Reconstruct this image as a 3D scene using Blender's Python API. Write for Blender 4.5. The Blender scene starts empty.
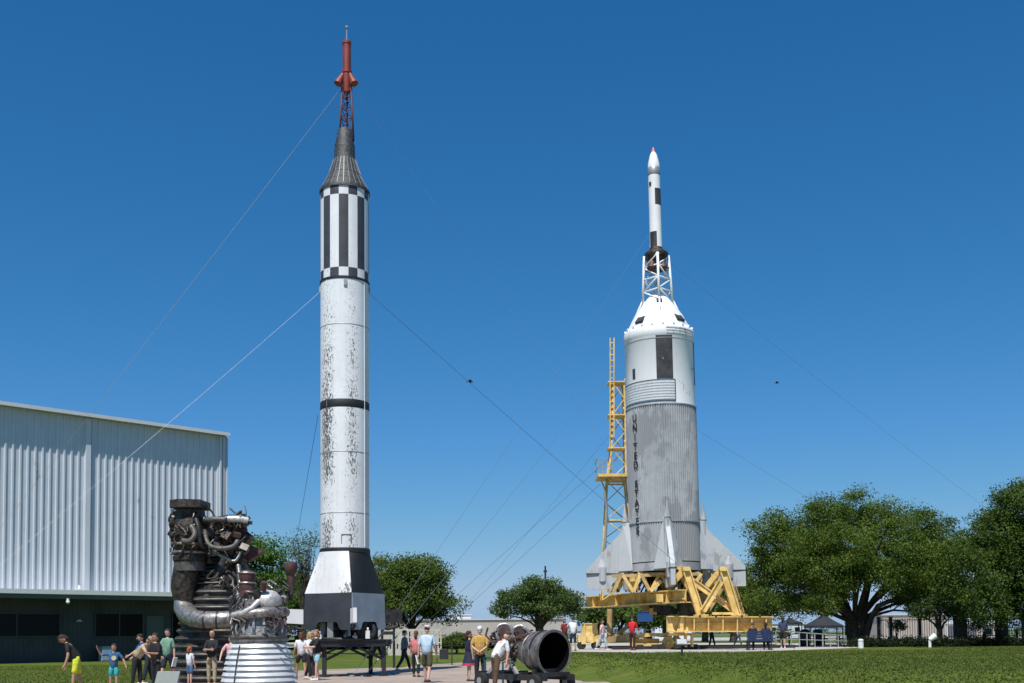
import bpy, bmesh, math, random
import numpy as np
from mathutils import Vector, Matrix, Euler
R = math.radians
PI = math.pi
random.seed(7)
scene = bpy.context.scene
COL = scene.collection
F = 1100.0
# ------------------------------------------------------------------ camera
EYE = Vector((0, 0, 1.55))
PITCH, ROLL = 3.0, -0.5
YC = 634 - F * math.tan(R(PITCH))
CAMR = (Matrix.Rotation(R(90 + PITCH), 3, 'X') @ Matrix.Rotation(R(ROLL), 3, 'Z'))
cd = bpy.data.cameras.new('camera')
cam = bpy.data.objects.new('camera', cd)
COL.objects.link(cam)
cam.matrix_world = Matrix.Translation(EYE) @ CAMR.to_4x4()
cd.sensor_width = 36
cd.lens = F * 36 / 1024
cd.shift_y = (YC - 341.5) / 1024
cd.clip_start = 0.1
cd.clip_end = 6000
scene.camera = cam

def W(px, py, Y):
    """point of the place at distance Y that the photograph shows at px, py"""
    d = CAMR @ Vector(((px - 512) / F, -(py - YC) / F, -1))
    return EYE + d * (Y / d.y)

def G(px, py, z=0.0):
    d = CAMR @ Vector(((px - 512) / F, -(py - YC) / F, -1))
    return EYE + d * ((z - EYE.z) / d.z)

# ------------------------------------------------------------------ materials
def nt(name):
    m = bpy.data.materials.new(name)
    m.use_nodes = True
    t = m.node_tree
    return m, t, t.nodes, t.links, t.nodes['Principled BSDF']

def mat(name, col, rough=0.6, metal=0.0, var=0.15, scale=3.0, bump=0.0, bscale=20.0, col2=None, spec=None, trans=0.0):
    m, t, N, L, b = nt(name)
    tc = N.new('ShaderNodeTexCoord')
    no = N.new('ShaderNodeTexNoise'); no.inputs['Scale'].default_value = scale
    no.inputs['Detail'].default_value = 6; no.inputs['Roughness'].default_value = .65
    L.new(tc.outputs['Object'], no.inputs['Vector'])
    rp = N.new('ShaderNodeValToRGB')
    c1 = [c * (1 - var) for c in col]
    c2 = list(col2) if col2 else [min(1, c * (1 + var)) for c in col]
    rp.color_ramp.elements[0].color = (*c1, 1); rp.color_ramp.elements[1].color = (*c2, 1)
    rp.color_ramp.elements[0].position = .32; rp.color_ramp.elements[1].position = .68
    L.new(no.outputs['Fac'], rp.inputs['Fac'])
    L.new(rp.outputs['Color'], b.inputs['Base Color'])
    b.inputs['Roughness'].default_value = rough
    b.inputs['Metallic'].default_value = metal
    if spec is not None: b.inputs['Specular IOR Level'].default_value = spec
    if bump > 0:
        n2 = N.new('ShaderNodeTexNoise'); n2.inputs['Scale'].default_value = bscale; n2.inputs['Detail'].default_value = 5
        L.new(tc.outputs['Object'], n2.inputs['Vector'])
        bp = N.new('ShaderNodeBump'); bp.inputs['Strength'].default_value = bump; bp.inputs['Distance'].default_value = .05
        L.new(n2.outputs['Fac'], bp.inputs['Height']); L.new(bp.outputs['Normal'], b.inputs['Normal'])
    return m

def leafmat(name, dark, light, scale=.5):
    m, t, N, L, b = nt(name)
    tc = N.new('ShaderNodeTexCoord')
    no = N.new('ShaderNodeTexNoise'); no.inputs['Scale'].default_value = scale; no.inputs['Detail'].default_value = 8; no.inputs['Roughness'].default_value = .75
    L.new(tc.outputs['Object'], no.inputs['Vector'])
    rp = N.new('ShaderNodeValToRGB')
    rp.color_ramp.elements[0].color = (*dark, 1); rp.color_ramp.elements[1].color = (*light, 1)
    rp.color_ramp.elements[0].position = .36; rp.color_ramp.elements[1].position = .66
    L.new(no.outputs['Fac'], rp.inputs['Fac'])
    L.new(rp.outputs['Color'], b.inputs['Base Color'])
    b.inputs['Roughness'].default_value = .55
    b.inputs['Specular IOR Level'].default_value = .25
    tr = N.new('ShaderNodeBsdfTranslucent')
    L.new(rp.outputs['Color'], tr.inputs['Color'])
    mx = N.new('ShaderNodeMixShader'); mx.inputs[0].default_value = .38
    L.new(b.outputs[0], mx.inputs[1]); L.new(tr.outputs[0], mx.inputs[2])
    L.new(mx.outputs[0], N['Material Output'].inputs['Surface'])
    return m

def weathered(name, base, flake, thr=.62, rough=.5, streak=True, grime=(.35, .33, .28), side=None, bands=None, scale=3.2, metal=0.0):
    """paint with peeled flakes and faint vertical runs; flakes gather on one side when side is given (object-space angle)"""
    m, t, N, L, b = nt(name)
    tc = N.new('ShaderNodeTexCoord')
    def noise(sc, mapscale=None, det=8, ro=.7):
        n = N.new('ShaderNodeTexNoise'); n.inputs['Scale'].default_value = sc; n.inputs['Detail'].default_value = det; n.inputs['Roughness'].default_value = ro
        if mapscale:
            mp = N.new('ShaderNodeMapping'); mp.inputs['Scale'].default_value = mapscale
            L.new(tc.outputs['Object'], mp.inputs['Vector']); L.new(mp.outputs[0], n.inputs['Vector'])
        else:
            L.new(tc.outputs['Object'], n.inputs['Vector'])
        return n
    def ramp(sock, a, c):
        r = N.new('ShaderNodeMapRange'); r.inputs['From Min'].default_value = a; r.inputs['From Max'].default_value = c
        L.new(sock, r.inputs['Value']); return r.outputs[0]
    def mix(fac, a, c):
        x = N.new('ShaderNodeMix'); x.data_type = 'RGBA'
        L.new(fac, x.inputs['Factor'])
        for s, v in ((x.inputs['A'], a), (x.inputs['B'], c)):
            if isinstance(v, tuple): s.default_value = (*v, 1)
            else: L.new(v, s)
        return x.outputs['Result']
    def mul(a, c):
        x = N.new('ShaderNodeMath'); x.operation = 'MULTIPLY'; L.new(a, x.inputs[0])
        if isinstance(c, float): x.inputs[1].default_value = c
        else: L.new(c, x.inputs[1])
        return x.outputs[0]
    soft = ramp(noise(.9, None, 5).outputs['Fac'], .35, .7)
    c = mix(mul(soft, .45 if grime[0] < .25 else .2), base, grime)
    if streak:
        st = ramp(noise(2.2, (4, 4, .12), 6).outputs['Fac'], .5, .75)
        c = mix(mul(st, .26), c, grime)
    fl = noise(scale, (1, 1, .45), 10, .8).outputs['Fac']
    reg = ramp(noise(.45, (1, 1, .6), 3).outputs['Fac'], .4, .6)
    if side is not None:
        sx = N.new('ShaderNodeSeparateXYZ'); L.new(tc.outputs['Object'], sx.inputs[0])
        def dirm(az, lo, hi):
            dn = N.new('ShaderNodeVectorMath'); dn.operation = 'DOT_PRODUCT'
            L.new(tc.outputs['Object'], dn.inputs[0]); dn.inputs[1].default_value = (math.sin(R(az)), -math.cos(R(az)), 0)
            return ramp(dn.outputs['Value'], lo, hi)
        m1 = dirm(-40, .78, .93); m2 = mul(dirm(27, .86, .93), .75)
        mxx = N.new('ShaderNodeMath'); mxx.operation = 'MAXIMUM'; L.new(m1, mxx.inputs[0]); L.new(m2, mxx.inputs[1])
        reg = mul(mul(mxx.outputs[0], ramp(noise(.5, (.3, .3, .55), 3).outputs['Fac'], .30, .52)), ramp(ramp(sx.outputs['Z'], 16, 9), 0, .9))
    ad = N.new('ShaderNodeMath'); ad.operation = 'MULTIPLY_ADD'; L.new(reg, ad.inputs[0]); ad.inputs[1].default_value = .17; L.new(fl, ad.inputs[2])
    fm = ramp(ad.outputs[0], thr, thr + .025)
    c = mix(fm, c, flake)
    L.new(c, b.inputs['Base Color'])
    b.inputs['Roughness'].default_value = rough
    b.inputs['Metallic'].default_value = metal
    bp = N.new('ShaderNodeBump'); bp.inputs['Strength'].default_value = .25; bp.inputs['Distance'].default_value = .01
    L.new(fl, bp.inputs['Height']); L.new(bp.outputs['Normal'], b.inputs['Normal'])
    return m

M = {}
M['black_paint'] = mat('black_paint', (.022, .023, .026), .5, var=.4)
M['dark_steel'] = mat('dark_steel', (.05, .048, .045), .45, .6, var=.5, scale=6)
M['soot_steel'] = mat('soot_steel', (.013, .011, .010), .5, .5, var=.6, scale=7, bump=.5, col2=(.11, .085, .065))
M['silver'] = mat('silver', (.17, .165, .16), .45, .7, var=.4, scale=8, col2=(.44, .42, .40), bump=.25)
M['bright_metal'] = mat('bright_metal', (.42, .42, .41), .45, .4, var=.3, scale=7, col2=(.68, .67, .64), bump=.15)
M['copper_rust'] = mat('copper_rust', (.085, .045, .038), .6, .3, var=.4, scale=7)
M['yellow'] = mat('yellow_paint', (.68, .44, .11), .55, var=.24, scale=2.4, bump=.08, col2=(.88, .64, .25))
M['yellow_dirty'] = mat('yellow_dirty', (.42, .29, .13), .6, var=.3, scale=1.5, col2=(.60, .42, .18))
M['blue_box'] = mat('blue_box', (.02, .08, .25), .5)
M['red_paint'] = mat('red_paint', (.23, .036, .022), .55, var=.3, scale=3)
M['red_dark'] = mat('red_dark', (.10, .022, .02), .6, var=.3, scale=3)
M['white'] = mat('white_paint', (.74, .75, .75), .5, var=.08, scale=1.5, bump=.04)
M['white_dirty'] = weathered('white_dirty', (.66, .68, .69), (.3, .3, .3), thr=.68, scale=4)
M['pink'] = mat('pink_tip', (.55, .16, .15), .5)
M['rubber'] = mat('rubber', (.02, .02, .02), .85)
M['glass_dark'] = mat('dark_glass', (.004, .005, .006), .25, var=.2, spec=.15)
M['skinlight'] = mat('skin_light', (.55, .33, .24), .55, var=.05)
M['skintan'] = mat('skin_tan', (.42, .23, .15), .55, var=.05)
M['skindark'] = mat('skin_dark', (.12, .06, .04), .55, var=.05)
M['eye'] = mat('eye_dark', (.02, .015, .012), .3)
M['bark'] = mat('bark', (.055, .042, .032), .9, var=.4, scale=5, bump=.6, bscale=10)
M['galv'] = mat('galvanised', (.34, .35, .35), .5, .4, var=.15)
M['cable'] = mat('cable_steel', (.55, .57, .6), .45, .3, var=.1)
M['cable_dark'] = mat('cable_dark', (.12, .16, .24), .6, .2, var=.1)

def cloth(name, c):
    if name not in M: M[name] = mat(name, c, .85, var=.22, scale=9, bump=.25, bscale=14) if c[0] < .6 or c[2] > .3 else mat(name, c, .85, scale=16, var=.1, col2=(.30, .16, .05), bump=.4, bscale=12)
    return M[name]

# ------------------------------------------------------------------ mesh builder
class MB:
    def __init__(s):
        s.bm = bmesh.new(); s.mi = 0
    def _f(s, vs, smooth=False):
        try:
            f = s.bm.faces.new(vs); f.material_index = s.mi; f.smooth = smooth; return f
        except ValueError: return None
    def box(s, c, size, rot=None):
        c = Vector(c); hx, hy, hz = [a / 2 for a in size]
        M3 = rot if rot is not None else Matrix.Identity(3)
        v = [s.bm.verts.new(c + M3 @ Vector((x * hx, y * hy, z * hz))) for x in (-1, 1) for y in (-1, 1) for z in (-1, 1)]
        for q in ((0, 1, 3, 2), (4, 6, 7, 5), (0, 4, 5, 1), (2, 3, 7, 6), (0, 2, 6, 4), (1, 5, 7, 3)): s._f([v[i] for i in q])
        return s
    def bar(s, p0, p1, w, h=None, up=Vector((0, 0, 1))):
        """rectangular bar from p0 to p1"""
        p0, p1 = Vector(p0), Vector(p1); h = h or w
        d = (p1 - p0); L = d.length; d.normalize()
        if abs(d.dot(up)) > .98: up = Vector((0, 1, 0))
        x = d.cross(up).normalized(); z = x.cross(d).normalized()
        rot = Matrix((x, d, z)).transposed()
        return s.box((p0 + p1) / 2, (w, L, h), rot)
    def ibeam(s, p0, p1, w, h, stiff=0, t=.03):
        p0, p1 = Vector(p0), Vector(p1); up = Vector((0, 0, 1))
        d = (p1 - p0).normalized()
        if abs(d.z) > .9: up = Vector((0, -1, 0))
        x = d.cross(up).normalized(); z = x.cross(d).normalized()
        s.bar(p0 + z * (h / 2 - t / 2), p1 + z * (h / 2 - t / 2), w, t, up)
        s.bar(p0 - z * (h / 2 - t / 2), p1 - z * (h / 2 - t / 2), w, t, up)
        s.bar(p0, p1, t, h - 2 * t, up)
        for i in range(stiff):
            c = p0.lerp(p1, (i + .5) / stiff)
            rot = Matrix((x, d, z)).transposed()
            s.box(c, (w * .86, t, h - 2 * t - .004), rot)
        return s
    def ring(s, c, r, n, ax, ay, ph=0):
        return [s.bm.verts.new(c + ax * (math.cos(2 * PI * i / n + ph) * r) + ay * (math.sin(2 * PI * i / n + ph) * r)) for i in range(n)]
    def cyl(s, p0, p1, r0, r1=None, n=16, caps=True, smooth=True):
        p0, p1 = Vector(p0), Vector(p1); r1 = r0 if r1 is None else r1
        d = (p1 - p0).normalized()
        a = Vector((0, 0, 1)) if abs(d.z) < .9 else Vector((1, 0, 0))
        ax = d.cross(a).normalized(); ay = d.cross(ax)
        A = s.ring(p0, r0, n, ax, ay); B = s.ring(p1, r1, n, ax, ay)
        for i in range(n): s._f([A[i], A[(i + 1) % n], B[(i + 1) % n], B[i]], smooth)
        if caps: s._f(A[::-1]); s._f(B)
        return s
    def tube(s, pts, r, n=10, caps=True):
        pts = [Vector(p) for p in pts]
        rs = r if isinstance(r, (list, tuple)) else [r] * len(pts)
        prev = None; ax = None
        rings = []
        for i, p in enumerate(pts):
            if i == 0: d = pts[1] - p
            elif i == len(pts) - 1: d = p - pts[i - 1]
            else: d = (pts[i + 1] - pts[i - 1])
            d.normalize()
            if ax is None:
                a = Vector((0, 0, 1)) if abs(d.z) < .9 else Vector((1, 0, 0))
                ax = d.cross(a).normalized()
            else:
                ax = (ax - d * ax.dot(d)).normalized()
            ay = d.cross(ax)
            rings.append(s.ring(p, rs[i], n, ax, ay))
        for A, B in zip(rings, rings[1:]):
            for i in range(n): s._f([A[i], A[(i + 1) % n], B[(i + 1) % n], B[i]], True)
        if caps: s._f(rings[0][::-1]); s._f(rings[-1])
        return s
    def lathe(s, prof, c=(0, 0, 0), n=48, rot=None, smooth=True, mids=None, a0=0.0, a1=2 * PI):
        """prof: (r, z) pairs; mids gives a material index for each strip"""
        c = Vector(c); M3 = rot if rot is not None else Matrix.Identity(3)
        full = abs(a1 - a0 - 2 * PI) < 1e-6
        k = n if full else n + 1
        rings = []
        for r, z in prof:
            if r < 1e-5: rings.append([s.bm.verts.new(c + M3 @ Vector((0, 0, z)))] * k)
            else: rings.append([s.bm.verts.new(c + M3 @ Vector((math.sin(a0 + (a1 - a0) * i / n) * r, -math.cos(a0 + (a1 - a0) * i / n) * r, z))) for i in range(k)])
        for j, (A, B) in enumerate(zip(rings, rings[1:])):
            for i in range(n):
                if mids: s.mi = mids(j, i) if callable(mids) else mids[j]
                q = [A[i], A[(i + 1) % k], B[(i + 1) % k], B[i]]
                u = []
                for v in q:
                    if v not in u: u.append(v)
                if len(u) >= 3: s._f(u, smooth)
        return s
    def sphere(s, c, r, n=12, sc=(1, 1, 1), rot=None):
        c = Vector(c); M3 = rot if rot is not None else Matrix.Identity(3)
        rows = n // 2 + 1
        grid = []
        for j in range(rows):
            th = PI * j / (rows - 1)
            if j in (0, rows - 1):
                grid.append([s.bm.verts.new(c + M3 @ Vector((0, 0, r * sc[2] * math.cos(th))))] * n)
            else:
                grid.append([s.bm.verts.new(c + M3 @ Vector((r * sc[0] * math.sin(th) * math.cos(2 * PI * i / n), r * sc[1] * math.sin(th) * math.sin(2 * PI * i / n), r * sc[2] * math.cos(th)))) for i in range(n)])
        for A, B in zip(grid, grid[1:]):
            for i in range(n):
                u = []
                for v in (B[i], B[(i + 1) % n], A[(i + 1) % n], A[i]):
                    if v not in u: u.append(v)
                if len(u) >= 3: s._f(u, True)
        return s
    def prism(s, pts, off):
        """polygon extruded by the vector off"""
        pts = [Vector(p) for p in pts]; off = Vector(off)
        A = [s.bm.verts.new(p) for p in pts]; B = [s.bm.verts.new(p + off) for p in pts]
        s._f(A[::-1]); s._f(B)
        n = len(pts)
        for i in range(n): s._f([A[i], A[(i + 1) % n], B[(i + 1) % n], B[i]])
        return s
    def torus(s, c, R_, r, n=28, m=8, rot=None, a0=0, a1=2 * PI):
        c = Vector(c); M3 = rot if rot is not None else Matrix.Identity(3)
        full = abs(a1 - a0 - 2 * PI) < 1e-6
        pts = [c + M3 @ Vector((math.cos(a0 + (a1 - a0) * i / n) * R_, math.sin(a0 + (a1 - a0) * i / n) * R_, 0)) for i in range(n + 1)]
        return s.tube(pts, r, m, caps=not full)
    def build(s, name, mats, parent=None, loc=None, sharp=38):
        bmesh.ops.recalc_face_normals(s.bm, faces=s.bm.faces[:])
        for e in s.bm.edges:
            if len(e.link_faces) == 2 and e.calc_face_angle(0) > R(sharp): e.smooth = False
        off = Vector((0, 0, 0))
        if parent is not None:
            p = parent
            while p is not None: off += p.location; p = p.parent
        elif loc is not None: off = Vector(loc)
        bmesh.ops.translate(s.bm, vec=-off, verts=s.bm.verts[:])
        me = bpy.data.meshes.new(name); s.bm.to_mesh(me); s.bm.free()
        for m in (mats if isinstance(mats, (list, tuple)) else [mats]): me.materials.append(m)
        o = bpy.data.objects.new(name, me); COL.objects.link(o)
        if parent is not None: o.parent = parent
        elif loc is not None: o.location = loc
        return o

def tag(o, label=None, cat=None, group=None, kind=None):
    if label: o['label'] = label
    if cat: o['category'] = cat
    if group: o['group'] = group
    if kind: o['kind'] = kind
    return o
def thing(name, loc, label, cat, group=None):
    o = bpy.data.objects.new(name, None); COL.objects.link(o)
    o.empty_display_size = .3
    o.location = loc
    return tag(o, label, cat, group)
def copy_tree(o, parent=None):
    c = o.copy(); COL.objects.link(c); c.parent = parent
    for ch in [x for x in COL.objects if x.parent == o]: copy_tree(ch, c)
    return c
def rawmesh(name, verts, faces, m, parent=None, loc=None, smooth=False):
    me = bpy.data.meshes.new(name)
    off = np.array(parent.location if parent is not None else (loc or (0, 0, 0)))
    v = np.asarray(verts, dtype=np.float64) - off
    me.from_pydata([tuple(x) for x in v.tolist()], [], faces if isinstance(faces, list) else faces.tolist())
    for mm in (m if isinstance(m, (list, tuple)) else [m]): me.materials.append(mm)
    if smooth:
        for p in me.polygons: p.use_smooth = True
    o = bpy.data.objects.new(name, me); COL.objects.link(o)
    if parent is not None: o.parent = parent
    elif loc is not None: o.location = loc
    return o
# ------------------------------------------------------------------ terrain
PH = 0.65
def smooth01(t):
    t = np.clip(t, 0, 1); return t * t * (3 - 2 * t)
def height(x, y):
    yf = np.maximum(40.6 - (np.asarray(x, float) - 1.77) * 4.6, 12)
    # a wandering edge so that the bank does not read as a ramp
    wob = .5 * np.sin(np.asarray(x, float) * .45 + 1) + .35 * np.sin(np.asarray(y, float) * .21)
    return PH * smooth01((np.asarray(y, float) - yf + wob) / 12.5) * smooth01((np.asarray(x, float) - .2) / 2.4)
def H(x, y): return float(height(x, y))

def grassmat(name, c1, c2, c3):
    m, t, N, L, b = nt(name)
    tc = N.new('ShaderNodeTexCoord')
    def noise(sc, ms=None, det=6):
        n = N.new('ShaderNodeTexNoise'); n.inputs['Scale'].default_value = sc; n.inputs['Detail'].default_value = det; n.inputs['Roughness'].default_value = .7
        if ms:
            mp = N.new('ShaderNodeMapping'); mp.inputs['Scale'].default_value = ms
            L.new(tc.outputs['Object'], mp.inputs['Vector']); L.new(mp.outputs[0], n.inputs['Vector'])
        else: L.new(tc.outputs['Object'], n.inputs['Vector'])
        return n
    a = noise(.3, (.5, 1.3, 1)); f = noise(9); g = noise(1.1, (.35, 1.8, 1))
    def mr(s, lo, hi):
        r = N.new('ShaderNodeMapRange'); r.inputs['From Min'].default_value = lo; r.inputs['From Max'].default_value = hi
        L.new(s, r.inputs['Value']); return r.outputs[0]
    def mx(fac, A, B):
        x = N.new('ShaderNodeMix'); x.data_type = 'RGBA'; L.new(fac, x.inputs['Factor'])
        for s, v in ((x.inputs['A'], A), (x.inputs['B'], B)):
            if isinstance(v, tuple): s.default_value = (*v, 1)
            else: L.new(v, s)
        return x.outputs['Result']
    c = mx(mr(a.outputs['Fac'], .38, .62), c1, c2)
    c = mx(mr(g.outputs['Fac'], .45, .7), c, c3)
    d_ = noise(.16, (1, 1.8, 1), 4)
    c = mx(mr(d_.outputs['Fac'], .56, .72), c, (c2[0] * 1.25, c2[1] * 1.02, c2[2] * 1.3))
    dk = N.new('ShaderNodeMix'); dk.data_type = 'RGBA'; dk.blend_type = 'MULTIPLY'; dk.inputs['Factor'].default_value = .7
    rp = N.new('ShaderNodeValToRGB'); rp.color_ramp.elements[0].color = (.7, .7, .65, 1); rp.color_ramp.elements[1].color = (1.25, 1.25, 1.15, 1)
    rp.color_ramp.elements[0].position = .35; rp.color_ramp.elements[1].position = .65
    L.new(f.outputs['Fac'], rp.inputs['Fac'])
    L.new(c, dk.inputs['A']); L.new(rp.outputs['Color'], dk.inputs['B'])
    L.new(dk.outputs['Result'], b.inputs['Base Color'])
    b.inputs['Roughness'].default_value = .8; b.inputs['Specular IOR Level'].default_value = .15
    bp = N.new('ShaderNodeBump'); bp.inputs['Strength'].default_value = .8; bp.inputs['Distance'].default_value = .06
    L.new(f.outputs['Fac'], bp.inputs['Height']); L.new(bp.outputs['Normal'], b.inputs['Normal'])
    return m
M['grass'] = grassmat('lawn_grass', (.070, .104, .012), (.122, .152, .022), (.054, .088, .011))
M['field'] = grassmat('far_field', (.10, .13, .045), (.12, .15, .05), (.09, .12, .045))
xs = np.concatenate([np.linspace(-1500, -90, 30), np.arange(-80, 100, 1.0), np.linspace(110, 1500, 30)])
ys = np.concatenate([np.linspace(-60, 4, 8), np.arange(5, 110, 1.0), np.linspace(115, 3200, 40)])
X, Yg = np.meshgrid(xs, ys)
Zg = height(X, Yg)
nx, ny = len(xs), len(ys)
V = np.stack([X.ravel(), Yg.ravel(), Zg.ravel()], 1)
idx = np.arange(nx * ny).reshape(ny, nx)
Fq = np.stack([idx[:-1, :-1].ravel(), idx[:-1, 1:].ravel(), idx[1:, 1:].ravel(), idx[1:, :-1].ravel()], 1)
o = rawmesh('ground', V, Fq, M['grass'], smooth=True); tag(o, kind='structure')

def paving(name, c1, c2, scale=.6):
    m = mat(name, c1, .9, var=.1, scale=scale, bump=.25, bscale=30, col2=c2)
    return m
def paving(name, c1, c2, scale=.6, joint=3.0):
    m = mat(name, c1, .9, var=.12, scale=scale, bump=.25, bscale=30, col2=c2)
    N, L = m.node_tree.nodes, m.node_tree.links; b = N['Principled BSDF']
    src = b.inputs['Base Color'].links[0].from_socket
    tc = N.new('ShaderNodeTexCoord'); br = N.new('ShaderNodeTexBrick'); br.offset = 0
    br.inputs['Color1'].default_value = (1, 1, 1, 1); br.inputs['Color2'].default_value = (.93, .93, .94, 1); br.inputs['Mortar'].default_value = (.45, .42, .40, 1)
    br.inputs['Scale'].default_value = 1; br.inputs['Mortar Size'].default_value = .025; br.inputs['Brick Width'].default_value = joint; br.inputs['Row Height'].default_value = joint
    mp = N.new('ShaderNodeMapping'); mp.inputs['Rotation'].default_value = (0, 0, .25); L.new(tc.outputs['Object'], mp.inputs['Vector']); L.new(mp.outputs[0], br.inputs['Vector'])
    mx = N.new('ShaderNodeMix'); mx.data_type = 'RGBA'; mx.blend_type = 'MULTIPLY'; mx.inputs['Factor'].default_value = 1
    L.new(src, mx.inputs['A']); L.new(br.outputs['Color'], mx.inputs['B']); L.new(mx.outputs['Result'], b.inputs['Base Color'])
    return m
M['plaza'] = paving('plaza_concrete', (.30, .235, .19), (.40, .33, .275))
M['apron'] = paving('apron_concrete', (.40, .37, .32), (.50, .47, .42))
M['road'] = paving('pale_road', (.36, .35, .34), (.46, .45, .44), .2)

def flat(name, pts, z, m, thick=0):
    b = MB(); b._f([b.bm.verts.new((p[0], p[1], z)) for p in pts])
    o = b.build(name, m); return tag(o, kind='structure')
# near plaza: outline read along its lawn edges
edge = [(-14, 22), G(150, 682), G(195, 679.5), G(240, 674), G(290, 671), G(340, 669.2), G(400, 667), G(435, 664.5), G(462, 662.6), G(500, 661.5), G(530, 662.5), (1.0, 50), (1.3, 45.5), (1.77, 40.6), (3.2, 34), (4.6, 27.5), (6.4, 20), (9, 8), (12, -8), (-14, -8)]
flat('plaza', [(p[0], p[1]) for p in edge], .008, M['plaza'])
ap = [G(566, 651.7, PH), G(640, 652.8, PH), G(740, 652.2, PH), G(800, 650.0, PH), G(850, 648.2, PH), G(882, 646.2, PH), G(886, 643.5, PH), G(740, 643, PH), G(570, 643, PH)]
flat('launch_apron', [(p[0], p[1]) for p in ap], PH + .008, M['apron'])
flat('road', [(-30, 120), (500, 105), (500, 165), (-30, 190)], PH + .01, M['road'])
flat('far_field', [(-900, 260), (1200, 240), (1600, 2500), (-1500, 2500)], PH + .02, M['field'])
# pale footpath beyond the left lawn
fp = MB()
q = [G(270, 648.2), G(470, 646.6), G(470, 645.4), G(270, 647.0)]
fp._f([fp.bm.verts.new((p[0], p[1], .01)) for p in q])
tag(fp.build('footpath', M['apron']), kind='structure')

# short grass blades standing in the lawns nearest the camera
def blades():
    rng = np.random.default_rng(3)
    n = 260000
    yy = 15 + 55 * rng.random(n) ** 1.1
    xx = (rng.random(n) * 1.12 - .56) * yy
    ok = (height(xx, yy) > .02) & (xx > 1)
    # keep off the apron
    apf = 52.0
    ok &= ~((yy > apf - .3) & (xx < 21))
    left = (xx < -8) & (yy > 30) & (yy < 62) & (xx < -.235 * yy)
    ok |= left
    xx, yy = xx[ok], yy[ok]
    # inside the plaza? simple polygon test
    px = np.array([p[0] for p in edge]); py = np.array([p[1] for p in edge])
    ins = np.zeros(len(xx), bool)
    j = len(px) - 1
    for i in range(len(px)):
        c = ((py[i] > yy) != (py[j] > yy)) & (xx < (px[j] - px[i]) * (yy - py[i]) / (py[j] - py[i] + 1e-12) + px[i])
        ins ^= c; j = i
    xx, yy = xx[~ins], yy[~ins]
    n = len(xx); zz = height(xx, yy) - .01
    a = rng.random(n) * 2 * PI; w = .018 + .02 * rng.random(n); h = .02 + .035 * rng.random(n)
    dx, dy = np.cos(a) * w, np.sin(a) * w
    lx, ly = (rng.random(n) - .5) * .07, (rng.random(n) - .5) * .07
    V = np.empty((n, 3, 3))
    V[:, 0] = np.stack([xx - dx, yy - dy, zz], 1); V[:, 1] = np.stack([xx + dx, yy + dy, zz], 1); V[:, 2] = np.stack([xx + lx, yy + ly, zz + h], 1)
    me = bpy.data.meshes.new('grass'); me.from_pydata(V.reshape(-1, 3).tolist(), [], np.arange(n * 3).reshape(n, 3).tolist())
    me.materials.append(leafmat('grass_blade', (.072, .108, .014), (.130, .160, .028), .28))
    o = bpy.data.objects.new('grass', me); COL.objects.link(o)
    tag(o, 'short mown green grass on the lawns and the low bank', 'grass', kind='stuff')
blades()

# ------------------------------------------------------------------ metal building
BA = W(0, 600, 68.0); BB = W(226.5, 600, 79.2)
U = Vector((BB.x - BA.x, BB.y - BA.y, 0)).normalized()
NN = Vector((U.y, -U.x, 0))
B0 = Vector((BA.x, BA.y, 0))
SL = -9.0; SR = (Vector((BB.x, BB.y, 0)) - B0).dot(U)
def wallpt(px, py, off=0.0):
    d = CAMR @ Vector(((px - 512) / F, -(py - YC) / F, -1))
    o_ = B0 + NN * off
    t = (o_ - EYE).dot(NN) / d.dot(NN)
    p = EYE + d * t
    return (p - B0).dot(U), p.z
def BP(s_, o_, z): return B0 + U * s_ + NN * o_ + Vector((0, 0, z))
Z1 = wallpt(227, 436)[1]; ZM = wallpt(100, 594)[1]
M['siding'] = mat('corrugated_siding', (.50, .545, .60), .5, .0, var=.08, scale=.5, col2=(.60, .645, .70))
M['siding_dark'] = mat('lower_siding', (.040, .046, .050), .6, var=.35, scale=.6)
M['siding'] = weathered('corrugated_siding', (.57, .61, .66), (.36, .38, .40), thr=.76, scale=1.2, grime=(.33, .36, .40))
M['trim'] = mat('pale_trim', (.60, .62, .61), .5, var=.05)
M['fascia'] = mat('green_grey_fascia', (.07, .10, .098), .55, var=.08)
M['roofing'] = mat('roof_sheet', (.45, .46, .46), .5, var=.08)
t = thing('metal_building', B0, 'tall building clad in pale grey ribbed metal siding with darker lower storey and canopy', 'building')
def ribs(s0, s1, z0, z1, o0, pitch, depth, wtop=.09, wslope=.035):
    b = MB(); pts = []
    k = s0
    while k < s1 - pitch:
        pts += [(k, 0), (k + pitch - wtop - 2 * wslope, 0), (k + pitch - wtop - wslope, depth), (k + pitch - wslope, depth)]
        k += pitch
    pts.append((s1, 0))
    A = [b.bm.verts.new(BP(x, o0 + y, z0)) for x, y in pts]; C = [b.bm.verts.new(BP(x, o0 + y, z1)) for x, y in pts]
    for i in range(len(pts) - 1): b._f([A[i], A[i + 1], C[i + 1], C[i]])
    return b
ribs(SL, SR - .1, ZM + .1, Z1 - .1, .0, .463, .075, .11, .03).build('upper_wall', M['siding'], t)

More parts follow.
